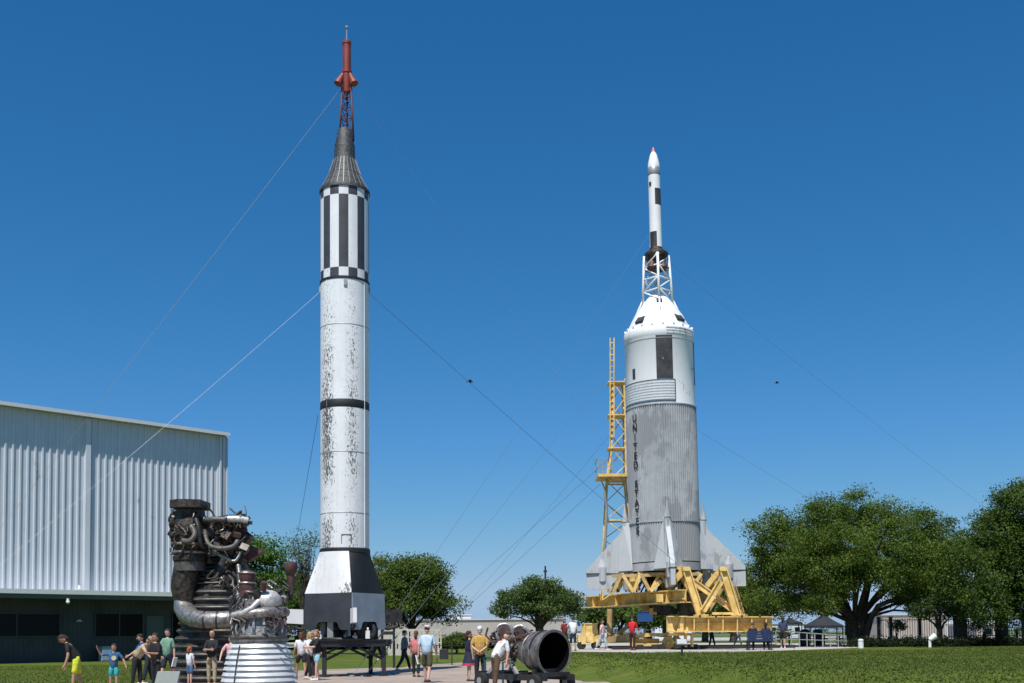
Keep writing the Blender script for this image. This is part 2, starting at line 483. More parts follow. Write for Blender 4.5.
def bbox(b, s0, s1, o0, o1, z0, z1):
    c = BP((s0 + s1) / 2, (o0 + o1) / 2, (z0 + z1) / 2)
    return b.box(c, (s1 - s0, abs(o1 - o0), z1 - z0), Matrix((U, NN, Vector((0, 0, 1)))).transposed())
bbox(MB(), SL, SR - .01, -.01, -22, 0, Z1 - .02).build('building_core', M['siding'], t)
bbox(MB(), SL - .2, SR - .16, .58, -22.3, Z1 - .02, Z1 + .10).build('roof', M['roofing'], t)
bbox(MB(), SL - .2, SR - .14, .583, .66, Z1 - .10, Z1 + .13).build('eave_trim', M['trim'], t)
for px, w in ((86.5, .34), (219.0, .13)):
    s_, _ = wallpt(px, 520)
    b = MB(); bbox(b, s_ - w / 2, s_ + w / 2, .07, .20, ZM + .12, Z1 - .12)
    b.build('downpipe', M['siding'], t)
bbox(MB(), SR - .09, SR + .02, -.2, .09, 0, Z1 - .02).build('corner_trim', M['siding'], t)
# canopy and gutter over the lower storey
ZC = ZM
bbox(MB(), SL, SR + .1, .0, 1.85, ZC - .02, ZC + .10).build('canopy', M['trim'], t)
bbox(MB(), SL, SR + .1, 1.85, 1.97, ZC - .14, ZC + .14).build('gutter', M['trim'], t)
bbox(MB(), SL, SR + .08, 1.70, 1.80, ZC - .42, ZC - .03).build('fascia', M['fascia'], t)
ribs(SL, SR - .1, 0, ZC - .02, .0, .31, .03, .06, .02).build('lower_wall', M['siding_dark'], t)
def window(x0, x1, y0, y1, mull):
    s0, za = wallpt(x0, y1); s1, zb = wallpt(x1, y0)
    fr = MB(); tt = .07
    bbox(fr, s0, s1, .03, .11, za, za + tt); bbox(fr, s0, s1, .03, .11, zb - tt, zb)
    bbox(fr, s0, s0 + tt, .031, .109, za + tt, zb - tt); bbox(fr, s1 - tt, s1, .031, .109, za + tt, zb - tt)
    for k in range(mull):
        sm = s0 + (s1 - s0) * (k + 1) / (mull + 1)
        bbox(fr, sm - .035, sm + .035, .032, .105, za + tt, zb - tt)
    f = fr.build('window', M['siding_dark'], t)
    g = MB(); bbox(g, s0 + .04, s1 - .04, .035, .07, za + .04, zb - .04); g.build('pane', M['glass_dark'], f)
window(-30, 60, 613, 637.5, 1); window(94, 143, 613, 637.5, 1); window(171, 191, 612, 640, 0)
# door
s0, _ = wallpt(146, 650); s1, zt = wallpt(163, 616)
d = bbox(MB(), s0, s1, .03, .08, .02, zt).build('door', M['fascia'], t)
bbox(MB(), s1 - .22, s1 - .12, .08, .14, 1.0, 1.08).build('handle', M['galv'], d)
# wall lamps and camera dome
for px, py in ((77.5, 621.5),):
    s_, z = wallpt(px, py)
    b = MB(); b.lathe([(0, .14), (.10, .12), (.20, 0), (.17, -.02), (0, -.02)], BP(s_, .25, z), 14); b.bar(BP(s_, .03, z + .1), BP(s_, .25, z + .1), .05)
    b.build('wall_lamp', M['trim'], t)
for px, py, of in ((79.5, 588.5, .22), (68, 602, 2.05)):
    s_, z = wallpt(px, py, of)
    b = MB(); b.sphere(BP(s_, of, z), .12, 12); b.cyl(BP(s_, of, z), BP(s_, of, z + .22), .09, n=12); b.build('camera_dome', M['white'], t)
# grey-blue utility cabinet at the wall
s0, _ = wallpt(95, 655); s1, _ = wallpt(105.5, 655)
M['cabinet'] = mat('cabinet_paint', (.26, .33, .42), .5)
c = BP((s0 + s1) / 2, .8, 0)
t2 = thing('utility_cabinet', c, 'blue grey utility cabinet standing against the lower wall of the metal building', 'cabinet')
b = MB(); rotb = Matrix((U, NN, Vector((0, 0, 1)))).transposed()
b.box(c + Vector((0, 0, .48)), (s1 - s0, .5, .9), rotb); b.build('cabinet_body', M['cabinet'], t2)
b = MB(); b.box(c + Vector((0, 0, .95)), (s1 - s0 + .06, .56, .05), rotb); b.build('lid', M['cabinet'], t2)
for k in (-.25, .25):
    b = MB(); b.box(c + U * k * (s1 - s0) + NN * .256 + Vector((0, 0, .48)), ((s1 - s0) * .44, .012, .8), rotb); b.build('door', M['cabinet'], t2)
# ------------------------------------------------------------------ slender rocket on its black table
Y1 = 42.0; K1 = Y1 / F
ax1 = W(345.0, 600, Y1)
r1 = Vector((ax1.x, Y1, 0))
def z1(py): return W(345.5, py, Y1).z
ZT = z1(639)                      # table top
rk = thing('rocket', (r1.x, r1.y, ZT), 'tall slender white rocket with black and white checks, peeling paint and red escape tower', 'rocket')
M['r_white'] = weathered('rocket_white', (.77, .79, .81), (.10, .10, .10), thr=.625, side=True, scale=17)
M['r_black'] = mat('rocket_black', (.012, .013, .016), .6, var=.4, scale=2)
M['r_slate'] = mat('rocket_slate', (.028, .034, .046), .75, var=.35, scale=1.2)
M['r_grey'] = mat('rocket_grey', (.26, .30, .35), .5, var=.15, scale=1.5)
M['capsule'] = mat('capsule_shingle', (.018, .02, .023), .55, .1, var=.5, scale=9, bump=.5, bscale=22, col2=(.075, .08, .085))
c1 = (r1.x, r1.y, 0)
RB = 24.3 * K1
b = MB(); b.lathe([(RB, z1(549)), (RB, z1(478)), (RB, z1(410.5))], c1, 64); b.lathe([(RB, z1(404.5)), (RB, z1(340)), (RB, z1(284))], c1, 64)
b.build('lower_body', M['r_white'], rk)
b = MB(); b.lathe([(RB - .01, z1(412)), (RB + .012, z1(411)), (RB + .012, z1(404)), (RB - .01, z1(403))], c1, 64); b.build('black_band', M['r_black'], rk)
def chk(j, i):
    blk = (i // 4) % 2 == 0
    if j in (1,): return 1 if blk else 0
    return 0 if blk else 1
b = MB()
b.lathe([(RB + .004, z1(283)), (RB + .004, z1(274.5)), (RB + .004, z1(203)), (RB + .004, z1(194))], c1, 64, mids=chk, a0=R(-5.2), a1=R(-5.2) + 2 * PI)
M['r_faded'] = weathered('faded_black', (.035, .038, .045), (.2, .2, .2), thr=.72, scale=8, grime=(.09, .09, .10))
b.build('checked_body', [M['r_white'], M['r_faded']], rk)
b = MB(); b.lathe([(RB, z1(285.5)), (RB + .03, z1(285)), (RB + .03, z1(283.3)), (RB, z1(283))], c1, 64); b.build('ring', M['r_black'], rk)
b = MB(); b.lathe([(RB, z1(554)), (RB + .035, z1(553.5)), (RB + .035, z1(550)), (RB, z1(549))], c1, 64); b.build('ring', M['r_black'], rk)
# access hatch outline and stains near the bottom
b = MB()
for az, py, w_, h_ in ((12, 544, .36, .34),):
    a = R(az); zc = z1(py - 3)
    for (da, dz, ww, hh) in ((-w_ / 2, 0, .02, h_), (w_ / 2, 0, .02, h_), (0, h_ / 2, w_, .02)):
        aa = a + da / RB
        p = Vector((r1.x + math.sin(aa) * (RB + .002), r1.y - math.cos(aa) * (RB + .002), zc + dz))
        b.box(p, (ww, .02, hh), Matrix.Rotation(aa, 3, 'Z'))
b.build('access_hatch', M['r_slate'], rk)
# cable conduit running down the side with bolts
b = MB()
for az in (-38, 61):
    a = R(az); x_, y_ = r1.x + math.sin(a) * (RB + .01), r1.y - math.cos(a) * (RB + .01)
    b.bar((x_, y_, z1(548)), (x_, y_, z1(286)), .022, .022)
b.build('conduit', M['r_white'], rk)
# seam rings
for py in (330, 455, 515):
    b = MB(); b.lathe([(RB, z1(py + .5)), (RB + .006, z1(py + .3)), (RB + .006, z1(py - .3)), (RB, z1(py - .5))], c1, 64); b.build('seam', M['galv'], rk)
# brackets for the guys
for az in (-88, 92, -170, 10):
    b = MB()
    a = R(az); d_ = Vector((math.sin(a), -math.cos(a), 0))
    p = Vector((r1.x, r1.y, z1(290))) + d_ * RB
    b.box(p, (.12, .1, .22), Matrix.Rotation(a, 3, 'Z')); b.build('guy_bracket', M['galv'], rk)
# capsule
b = MB(); b.lathe([(.2, z1(193)), (25.5 * K1, z1(194.6)), (25.5 * K1, z1(192.3)), (21.6 * K1, z1(186)), (17.4 * K1, z1(178)), (14.2 * K1, z1(170)), (11.3 * K1, z1(160.5)), (10.6 * K1, z1(158)), (10.3 * K1, z1(146)), (8.6 * K1, z1(141)), (7.4 * K1, z1(131)), (6.2 * K1, z1(129.5)), (.0, z1(129))], c1, 48)
cap = b.build('capsule', M['capsule'], rk)
b = MB()
for k in range(24):                      # stringers on the cone
    a = 2 * PI * k / 24 + .1
    p0 = Vector((r1.x + math.sin(a) * 17.4 * K1, r1.y - math.cos(a) * 17.4 * K1, z1(178))); p1 = Vector((r1.x + math.sin(a) * 11.6 * K1, r1.y - math.cos(a) * 11.6 * K1, z1(161))); r_w = 0
    b.bar(p0, p1, .014, .02)
    b.bar(Vector((r1.x + math.sin(a) * 24.8 * K1, r1.y - math.cos(a) * 24.8 * K1, z1(191.5))), p0, .014, .02)
for py, rr in ((184, 20.5), (176, 16.6), (168, 13.5)):
    b.lathe([(rr * K1 - .01, z1(py + .5)), (rr * K1 + .015, z1(py)), (rr * K1 - .02, z1(py - .5))], c1, 48)
b.build('stringers', M['galv'], cap)
# escape tower
tc1 = Vector((W(346.8, 100, Y1).x, r1.y, 0))
def T1(dx, py, az): 
    a = R(az); return Vector((tc1.x + math.sin(a) * dx * K1, tc1.y - math.cos(a) * dx * K1, z1(py)))
azs = (-55, 65, 185)
tw = MB()
for az in azs: tw.tube([T1(8.3, 143, az), T1(5.2, 88, az)], .035, 8)
lv = [141, 131, 120, 109, 98, 89]
for i, py in enumerate(lv):
    rr = 5.2 + (8.3 - 5.2) * (py - 88) / 55
    for q in range(3):
        tw.tube([T1(rr, py, azs[q]), T1(rr, py, azs[(q + 1) % 3])], .018, 6)
        if i < len(lv) - 1:
            r2 = 5.2 + (8.3 - 5.2) * (lv[i + 1] - 88) / 55
            tw.tube([T1(rr, py, azs[q]), T1(r2, lv[i + 1], azs[(q + 1) % 3])], .018, 6)
tower = tw.build('escape_tower', M['red_dark'], rk)
b = MB(); b.lathe([(0, z1(93)), (3.6 * K1, z1(92.5)), (4.5 * K1, z1(86)), (4.6 * K1, z1(74)), (5.2 * K1, z1(73.5)), (5.2 * K1, z1(71)), (4.3 * K1, z1(70.5)), (4.25 * K1, z1(45)), (4.7 * K1, z1(44.5)), (4.7 * K1, z1(42)), (2.4 * K1, z1(40.5)), (0, z1(40))], tc1, 24)
b.build('escape_motor', M['red_paint'], rk)
for az in (-60, 60, 180):
    a = R(az); d_ = Vector((math.sin(a), -math.cos(a), 0))
    p0 = T1(4.2, 75, az); p1 = p0 + d_ * .21 + Vector((0, 0, -.45))
    b = MB(); b.tube([p0, p0.lerp(p1, .3), p0.lerp(p1, .8), p1], [.07, .09, .15, .165], 14); b.build('nozzle', M['red_paint'], rk)
b = MB(); b.tube([T1(0, 41, 0), T1(0, 27, 0)], [.03, .022], 8); b.sphere(T1(0, 27.5, 0), .07, 8); b.build('spike', M['galv'], rk)
# flared tail with four corners
CA = 18.0
def sqpt(k, u, rc, z):
    """point at fraction u along the straight side between corner k and the next one"""
    a, b_ = R(CA - 90 + 90 * k), R(CA + 90 * k)
    p = Vector((math.sin(a), -math.cos(a), 0)).lerp(Vector((math.sin(b_), -math.cos(b_), 0)), u) * rc
    return Vector((r1.x + p.x, r1.y + p.y, z))
def tail_panel(k, za, zb, ra, rb, top_round, m, arch=False):
    b = MB(); n = 24; lo, hi = [], []
    for i in range(n + 1):
        u = i / n; zl = za
        if arch: zl = za + (.30 if .30 < u < .70 else .30 * max(0, 1 - abs(abs(u - .5) - .2) / .06))
        lo.append(b.bm.verts.new(sqpt(k, u, ra, zl)))
        if top_round:
            az = R(CA - 90 + 90 * (k + u)); hi.append(b.bm.verts.new((r1.x + math.sin(az) * rb, r1.y - math.cos(az) * rb, zb)))
        else: hi.append(b.bm.verts.new(sqpt(k, u, rb, zb)))
    for i in range(n): b._f([lo[i], lo[i + 1], hi[i + 1], hi[i]], False)
    o = b.build('tail_panel', m, rk, sharp=20)
    so = o.modifiers.new('thick', 'SOLIDIFY'); so.thickness = .03
    return o
zA, zB, zC = z1(553), z1(594), z1(630)
M['t_white'] = weathered('tail_white', (.78, .79, .80), (.15, .15, .15), thr=.66, scale=9)
up = [M['t_white'], M['r_black'], M['r_white'], M['r_black']]
lw = [M['r_slate'], M['r_grey'], M['r_slate'], M['r_grey']]
for k in range(4):
    tail_panel(k, zB, zA, 39.3 * K1, 24.6 * K1, True, up[k])
    tail_panel(k, zC, zB, 40.6 * K1, 39.3 * K1, False, lw[k], True)
# air rudders on the four corners
for k in range(4):
    a = R(CA - 90 + 90 * k); d_ = Vector((math.sin(a), -math.cos(a), 0)); s_ = Vector((math.cos(a), math.sin(a), 0))
    o0 = Vector((r1.x, r1.y, 0)) + d_ * (41.5 * K1)
    pts = [o0 + Vector((0, 0, z1(624))), o0 + Vector((0, 0, z1(609.5))), o0 + d_ * .60 + Vector((0, 0, z1(609))), o0 + d_ * .62 + Vector((0, 0, z1(623)))]
    b = MB(); b.prism([p - s_ * .07 for p in pts], s_ * .14); b.build('air_rudder', M['white'] if k != 2 else M['dark_steel'], rk)  # right rudder gets a dark material: its shade is put into the colour
    b = MB(); b.tube([o0 - d_ * .3 + Vector((0, 0, z1(627))), o0 + d_ * .1 + Vector((0, 0, z1(629))), o0 + d_ * .45 + Vector((0, 0, z1(626)))], .07, 8); b.build('rudder_actuator', M['dark_steel'], rk)
    # jet vane and its bracket
    o2 = Vector((r1.x, r1.y, 0)) + d_ * .75
    b = MB(); b.prism([o2 - s_ * .05 + Vector((0, 0, ZT + .12)), o2 - s_ * .05 + Vector((0, 0, ZT + .62)), o2 - s_ * .05 + d_ * .14 + Vector((0, 0, ZT + .62)), o2 - s_ * .05 + d_ * .26 + Vector((0, 0, ZT + .12))], s_ * .1)
    b.build('jet_vane', M['galv'], rk)
b = MB(); b.lathe([(.40, ZT + .12), (.33, ZT + .35), (.22, ZT + .7), (.3, ZT + .95), (.3, ZT + 1.5)], c1, 24); b.build('engine_nozzle', M['dark_steel'], rk)
for az in (-28, 62, 152, 242):
    a = R(az); d_ = Vector((math.sin(a), -math.cos(a), 0)); p = Vector((r1.x, r1.y, 0)) + d_ * .9
    b = MB(); b.bar(p + Vector((0, 0, ZT + .06)), p + Vector((0, 0, z1(611))), .22, .16); b.box(p + d_ * .1 + Vector((0, 0, z1(614))), (.24, .2, .3), Matrix.Rotation(a, 3, 'Z')); b.build('support_post', M['galv'] if az == -28 else M['dark_steel'], rk)

def rz(a): return Matrix.Rotation(a, 3, 'Z')
# black steel table
ct = Vector((r1.x + .05, 42.5, 0))
tb = thing('launch_table', ct, 'black steel table with braced legs carrying the tall checked rocket', 'stand')
cor = [ct + Vector((math.sin(R(z)), -math.cos(R(z)), 0)) * 1.86 for z in (-25, 65, 155, 245)]
b = MB()
for i in range(4):
    b.ibeam(cor[i] + Vector((0, 0, ZT - .16)), cor[(i + 1) % 4] + Vector((0, 0, ZT - .16)), .14, .26)
    b.bar((cor[i] + cor[(i + 1) % 4]) / 2 + Vector((0, 0, ZT - .1)), (cor[(i + 2) % 4] + cor[(i + 3) % 4]) / 2 + Vector((0, 0, ZT - .1)), .16, .15)
b.torus(ct + Vector((-.05, -.5, ZT - .0)), 1.0, .07)
b.bar(cor[3] + Vector((0, 0, ZT - .12)), cor[1] + Vector((0, 0, ZT - .12)), .3, .2)
b.build('deck_frame', M['black_paint'], tb)
for i in range(4):
    p = ct + (cor[i] - ct) * .86
    b = MB(); b.bar(p, p + Vector((0, 0, ZT - .27)), .15); b.box(p + Vector((0, 0, .02)), (.36, .36, .04)); b.build('leg', M['black_paint'], tb)
    q = ct + (cor[(i + 1) % 4] - ct) * .86; m_ = (p + q) / 2
    b = MB(); b.bar(p + Vector((0, 0, .62)), m_ * .9 + p * .1 + Vector((0, 0, ZT - .3)), .09); b.bar(q + Vector((0, 0, .62)), m_ * .9 + q * .1 + Vector((0, 0, ZT - .3)), .09); b.build('brace', M['black_paint'], tb)
rnd = random.Random(5)
for k in range(18):
    a = rnd.uniform(-1.6, 1.9); p = ct + Vector((math.sin(a) * rnd.uniform(.5, 1.25), -math.cos(a) * rnd.uniform(.4, 1.2), ZT - .02)); q = rnd.uniform(.12, .32)
    MB().box(p + Vector((0, 0, q * .6)), (q, q * .8, q * 1.3), rz(a)).build('fitting', M[rnd.choice(['black_paint', 'dark_steel', 'soot_steel'])], tb)
for k in range(5):
    p = ct + Vector((-.95 + k * .48 + rnd.uniform(-.1, .1), -1.25 + rnd.uniform(-.2, .3), ZT + .01))
    b = MB(); hh = rnd.uniform(.1, .3); b.box(p + Vector((0, 0, hh / 2)), (.16, .14, hh)); b.cyl(p + Vector((0, 0, hh)), p + Vector((0, 0, hh + .12)), .05, .03, 8); b.build('clamp', M['white_dirty'], tb)
b = MB(); p = ct + Vector((.75, -.75, ZT)); b.torus(p + Vector((0, 0, .28)), .34, .1, rot=Matrix.Rotation(R(80), 3, 'X')); b.sphere(p + Vector((.05, .1, .27)), .26, 14); b.tube([p + Vector((-.3, 0, .1)), p + Vector((-.1, -.2, .3)), p + Vector((.3, -.1, .12))], .05); b.build('fitting', M['black_paint'], tb)

# ------------------------------------------------------------------ short fat rocket with capsule
Y2 = 60.0; K2 = Y2 / F
cb2 = W(665.6, 575, Y2)
r2 = Vector((cb2.x, Y2, 0))
def z2(py): return W(663, py, Y2).z
Z20 = z2(573)
jr = thing('rocket', (r2.x, r2.y, Z20), 'squat grey corrugated rocket with fins and UNITED STATES lettering topped by white capsule', 'rocket')
M['j_grey'] = weathered('corrugated_grey', (.41, .43, .45), (.265, .275, .29), thr=.575, scale=.55, grime=(.15, .16, .17), rough=.55)
M['j_fin'] = weathered('fin_grey', (.46, .48, .50), (.3, .31, .32), thr=.68, scale=1.2, grime=(.26, .27, .29))
M['j_white'] = weathered('module_white', (.90, .90, .91), (.16, .16, .17), thr=.74, scale=2.5, grime=(.70, .70, .71))
M['j_cone'] = weathered('capsule_white', (.82, .82, .82), (.6, .6, .6), thr=.75, scale=2, streak=False)
M['j_black'] = weathered('panel_black', (.012, .013, .017), (.4, .4, .4), thr=.76, scale=3, streak=False)
c2 = (r2.x, r2.y, 0)
RJ = 35.2 * K2
# corrugated barrel
def corr(b, za, zb, r_, n=88, d=.045):
    A, B_ = [], []
    for i in range(n):
        for f_, rr in ((0, r_ - d), (.3, r_), (.6, r_), (.9, r_ - d)):
            a = 2 * PI * (i + f_) / n
            A.append(b.bm.verts.new((r2.x + math.sin(a) * rr, r2.y - math.cos(a) * rr, za))); B_.append(b.bm.verts.new((r2.x + math.sin(a) * rr, r2.y - math.cos(a) * rr, zb)))
    k = len(A)
    for i in range(k): b._f([A[i], A[(i + 1) % k], B_[(i + 1) % k], B_[i]])
b = MB(); corr(b, z2(563), z2(525), RJ); corr(b, z2(523.5), z2(410), RJ); b.build('barrel', M['j_grey'], jr)
for py, hh, ex in ((572, 8, .02), (525, 1.6, .03), (411, 1.6, .02)):
    b = MB(); b.lathe([(RJ - .05, z2(py)), (RJ + ex, z2(py - .2)), (RJ + ex, z2(py - hh + .2)), (RJ - .05, z2(py - hh))], c2, 72); b.build('ring', M['j_grey'], jr)
b = MB(); b.lathe([(0, z2(571)), (RJ - .06, z2(571))], c2, 48); b.build('bottom_plate', M['dark_steel'], jr)
# service module
RS = 34.6 * K2
SMC = (r2.x, r2.y, 0)
b = MB(); b.lathe([(RS - .05, z2(410)), (RS, z2(409.5)), (RS, z2(343)), (RS + .02, z2(342.5)), (RS + .02, z2(335)), (RS - .03, z2(333)), (RS - .14, z2(331.5))], SMC, 96)
b.build('service_module', M['j_white'], jr)
def curved(b, az0, az1, ya, yb, r_, th=.015, n=10):
    A = []
    for i in range(n + 1):
        a = R(az0 + (az1 - az0) * i / n)
        A.append([b.bm.verts.new((r2.x + math.sin(a) * rr, r2.y - math.cos(a) * rr, zz)) for rr, zz in ((r_, z2(ya)), (r_ + th, z2(ya)), (r_ + th, z2(yb)), (r_, z2(yb)))])
    for P, Q in zip(A, A[1:]):
        for k in range(4): b._f([P[k], Q[k], Q[(k + 1) % 4], P[(k + 1) % 4]], k == 1)
    b._f(A[0]); b._f(A[-1][::-1])
b = MB(); curved(b, -13, 14, 386, 344, RS + .001); b.build('black_panel', M['j_black'], jr)
b = MB(); curved(b, 68, 96, 388, 346, RS + .001); b.build('black_panel', M['j_black'], jr)
for j in range(7):
    b = MB(); curved(b, -88, 16, 406 - j * 2.7, 404.6 - j * 2.7, RS + .002, .035, 30); b.build('louvre', M['white_dirty'], jr)
b = MB(); curved(b, -89, 17.5, 387.3, 386.7, RS + .003, .03, 30); curved(b, 16.6, 17.5, 407, 387.4, RS + .003, .03, 2); curved(b, -89, 17.5, 408, 407.3, RS + .003, .03, 30); b.build('panel_edge', M['r_slate'], jr)
b = MB(); curved(b, -180, 179.9, 346.6, 346.0, RS + .003, .02, 70); b.build('seam', M['galv'], jr)
for j in range(3):
    b = MB(); curved(b, 5, 70, 342 - j * 2.6, 341 - j * 2.6, RS + .022, .02, 16); b.build('louvre', M['white_dirty'], jr)
b = MB(); curved(b, -58, -52, 383, 373, RS + .001, .02, 3); b.build('hatch_mark', M['r_slate'], jr)
# cone capsule
cc = Vector((W(658.5, 320, Y2).x, r2.y, 0))
b = MB(); b.lathe([(RS - .14, z2(331.7)), (RS - .18, z2(330)), (24.5 * K2, z2(317)), (15 * K2, z2(304.5)), (11 * K2, z2(299.5)), (9 * K2, z2(297)), (0, z2(296))], c2, 64)
cone = b.build('capsule', M['j_cone'], jr)
for az, py, w_, h_ in ((-46, 325, .5, .45), (40, 324, .55, .45), (-2, 305, .3, .25)):
    a = R(az); f_ = (331 - py) / 33; rr = (RS - .12) * (1 - f_) + 11 * K2 * f_
    p = Vector((r2.x + math.sin(a) * rr, r2.y - math.cos(a) * rr, z2(py)))
    b = MB(); b.box(p, (w_, .12, h_), Matrix.Rotation(a, 3, 'Z') @ Matrix.Rotation(R(-42), 3, 'X')); b.build('window', M['r_slate'], cone)
b = MB()
for k in range(20):
    a = 2 * PI * k / 20; b.box((r2.x + math.sin(a) * (RS - .05), r2.y - math.cos(a) * (RS - .05), z2(332)), (.12, .12, .1), Matrix.Rotation(a, 3, 'Z'))
b.build('rivet_block', M['j_cone'], cone)
# escape tower
def T2(dx, py, az):
    a = R(az); return Vector((r2.x + math.sin(a) * dx * K2, r2.y - math.cos(a) * dx * K2, z2(py)))
az4 = (-92, -2, 88, 178)
tw = MB(); def_r = lambda py: 12.3 + (15.3 - 12.3) * (py - 256) / (306 - 256)
for az in az4:
    tw.tube([T2(15.6, 309, az), T2(12.3, 256, az)], .07, 8)
    tw.tube([T2(def_r(300), 300, az), T2(24, 318, az)], .05, 8)
lv = [303, 292, 280, 268, 257]
for i, py in enumerate(lv):
    for q in range(4):
        if i: tw.tube([T2(def_r(py), py, az4[q]), T2(def_r(py), py, az4[(q + 1) % 4])], .045, 6)
        if i < 4:
            a_, b_ = (q, (q + 1) % 4) if i % 2 else ((q + 1) % 4, q)
            tw.tube([T2(def_r(py), py, az4[a_]), T2(def_r(lv[i + 1]), lv[i + 1], az4[b_])], .045, 6)
tw.build('escape_tower', M['white'], jr)
b = MB()
b.lathe([(3, z2(268)), (7 * K2, z2(266.5)), (11.6 * K2, z2(257)), (12.2 * K2, z2(255)), (11.8 * K2, z2(253.5)), (6.8 * K2, z2(250)), (6.4 * K2, z2(248))][1:], c2, 32); b.build('skirt', M['soot_steel'], jr)
for az in (-45, 45, 135, 225):
    p0 = T2(6.5, 262, az); p1 = T2(8.5, 270, az)
    b = MB(); b.tube([p0, p1], [.14, .26], 14); b.build('nozzle', M['copper_rust'], jr)
b = MB()
b.lathe([(6.3 * K2, z2(248)), (6.1 * K2, z2(232)), (6.0 * K2, z2(180)), (6.0 * K2, z2(176))], c2, 40)
b.lathe([(6.0 * K2, z2(168)), (5.9 * K2, z2(164)), (3.6 * K2, z2(155)), (2.2 * K2, z2(152.5))], c2, 40)
lm = b.build('escape_motor', M['j_cone'], jr)
b = MB(); b.lathe([(6.0 * K2, z2(176)), (6.15 * K2, z2(175.8)), (6.15 * K2, z2(168.2)), (6.0 * K2, z2(168))], c2, 40); b.build('grey_band', M['galv'], lm)
b = MB(); b.lathe([(2.2 * K2, z2(152.5)), (1.2 * K2, z2(149)), (0, z2(146.5))], c2, 20); b.build('nose_tip', M['pink'], lm)
b = MB(); curved(b, -5, 75, 206, 190, 6.05 * K2, .012, 8); b.build('black_panel', M['j_black'], lm)
b = MB(); curved(b, -70, 2, 248, 233, 6.2 * K2, .012, 8); b.build('black_panel', M['j_black'], lm)
b = MB(); curved(b, -60, -38, 187, 183.5, 6.1 * K2, .03, 3); b.build('port', M['r_black'], lm)
# lettering bent round the barrel, letters stacked one above the other
b = MB(); word = 'UNITED STATES'; y_a, y_b = 421.5, 532.0
step = (y_b - y_a) / (len(word) - 1)
from_verts = []
me_all = bmesh.new()
for i, ch in enumerate(word):
    if ch == ' ': continue
    cu = bpy.data.curves.new('letter', 'FONT'); cu.body = ch; cu.size = 1.0; cu.offset = .022
    cu.align_x = 'CENTER'
    to = bpy.data.objects.new('letter', cu); COL.objects.link(to)
    dg = bpy.context.evaluated_depsgraph_get()
    me = bpy.data.meshes.new_from_object(to.evaluated_get(dg))
    tmp = bmesh.new(); tmp.from_mesh(me)
    bmesh.ops.subdivide_edges(tmp, edges=tmp.edges[:], cuts=2, use_grid_fill=False)
    bmesh.ops.triangulate(tmp, faces=tmp.faces[:])
    H_ = 6.9 * K2 / .70                    # cap height of the built-in face is about .70
    zc = z2(y_a + step * i) - .35 * H_
    vm = {}
    for v in tmp.verts:
        az = R(-55) + v.co.x * H_ * .92 / RJ
        vm[v] = me_all.verts.new((r2.x + math.sin(az) * (RJ + .034), r2.y - math.cos(az) * (RJ + .034), zc + v.co.y * H_))
    for f in tmp.faces:
        try: me_all.faces.new([vm[v] for v in f.verts])
        except ValueError: pass
    tmp.free(); bpy.data.objects.remove(to); bpy.data.curves.remove(cu); bpy.data.meshes.remove(me)
b = MB(); b.bm.free(); b.bm = me_all
lo = b.build('lettering', M['r_black'], jr)
so = lo.modifiers.new('thick', 'SOLIDIFY'); so.thickness = .01; so.offset = 1
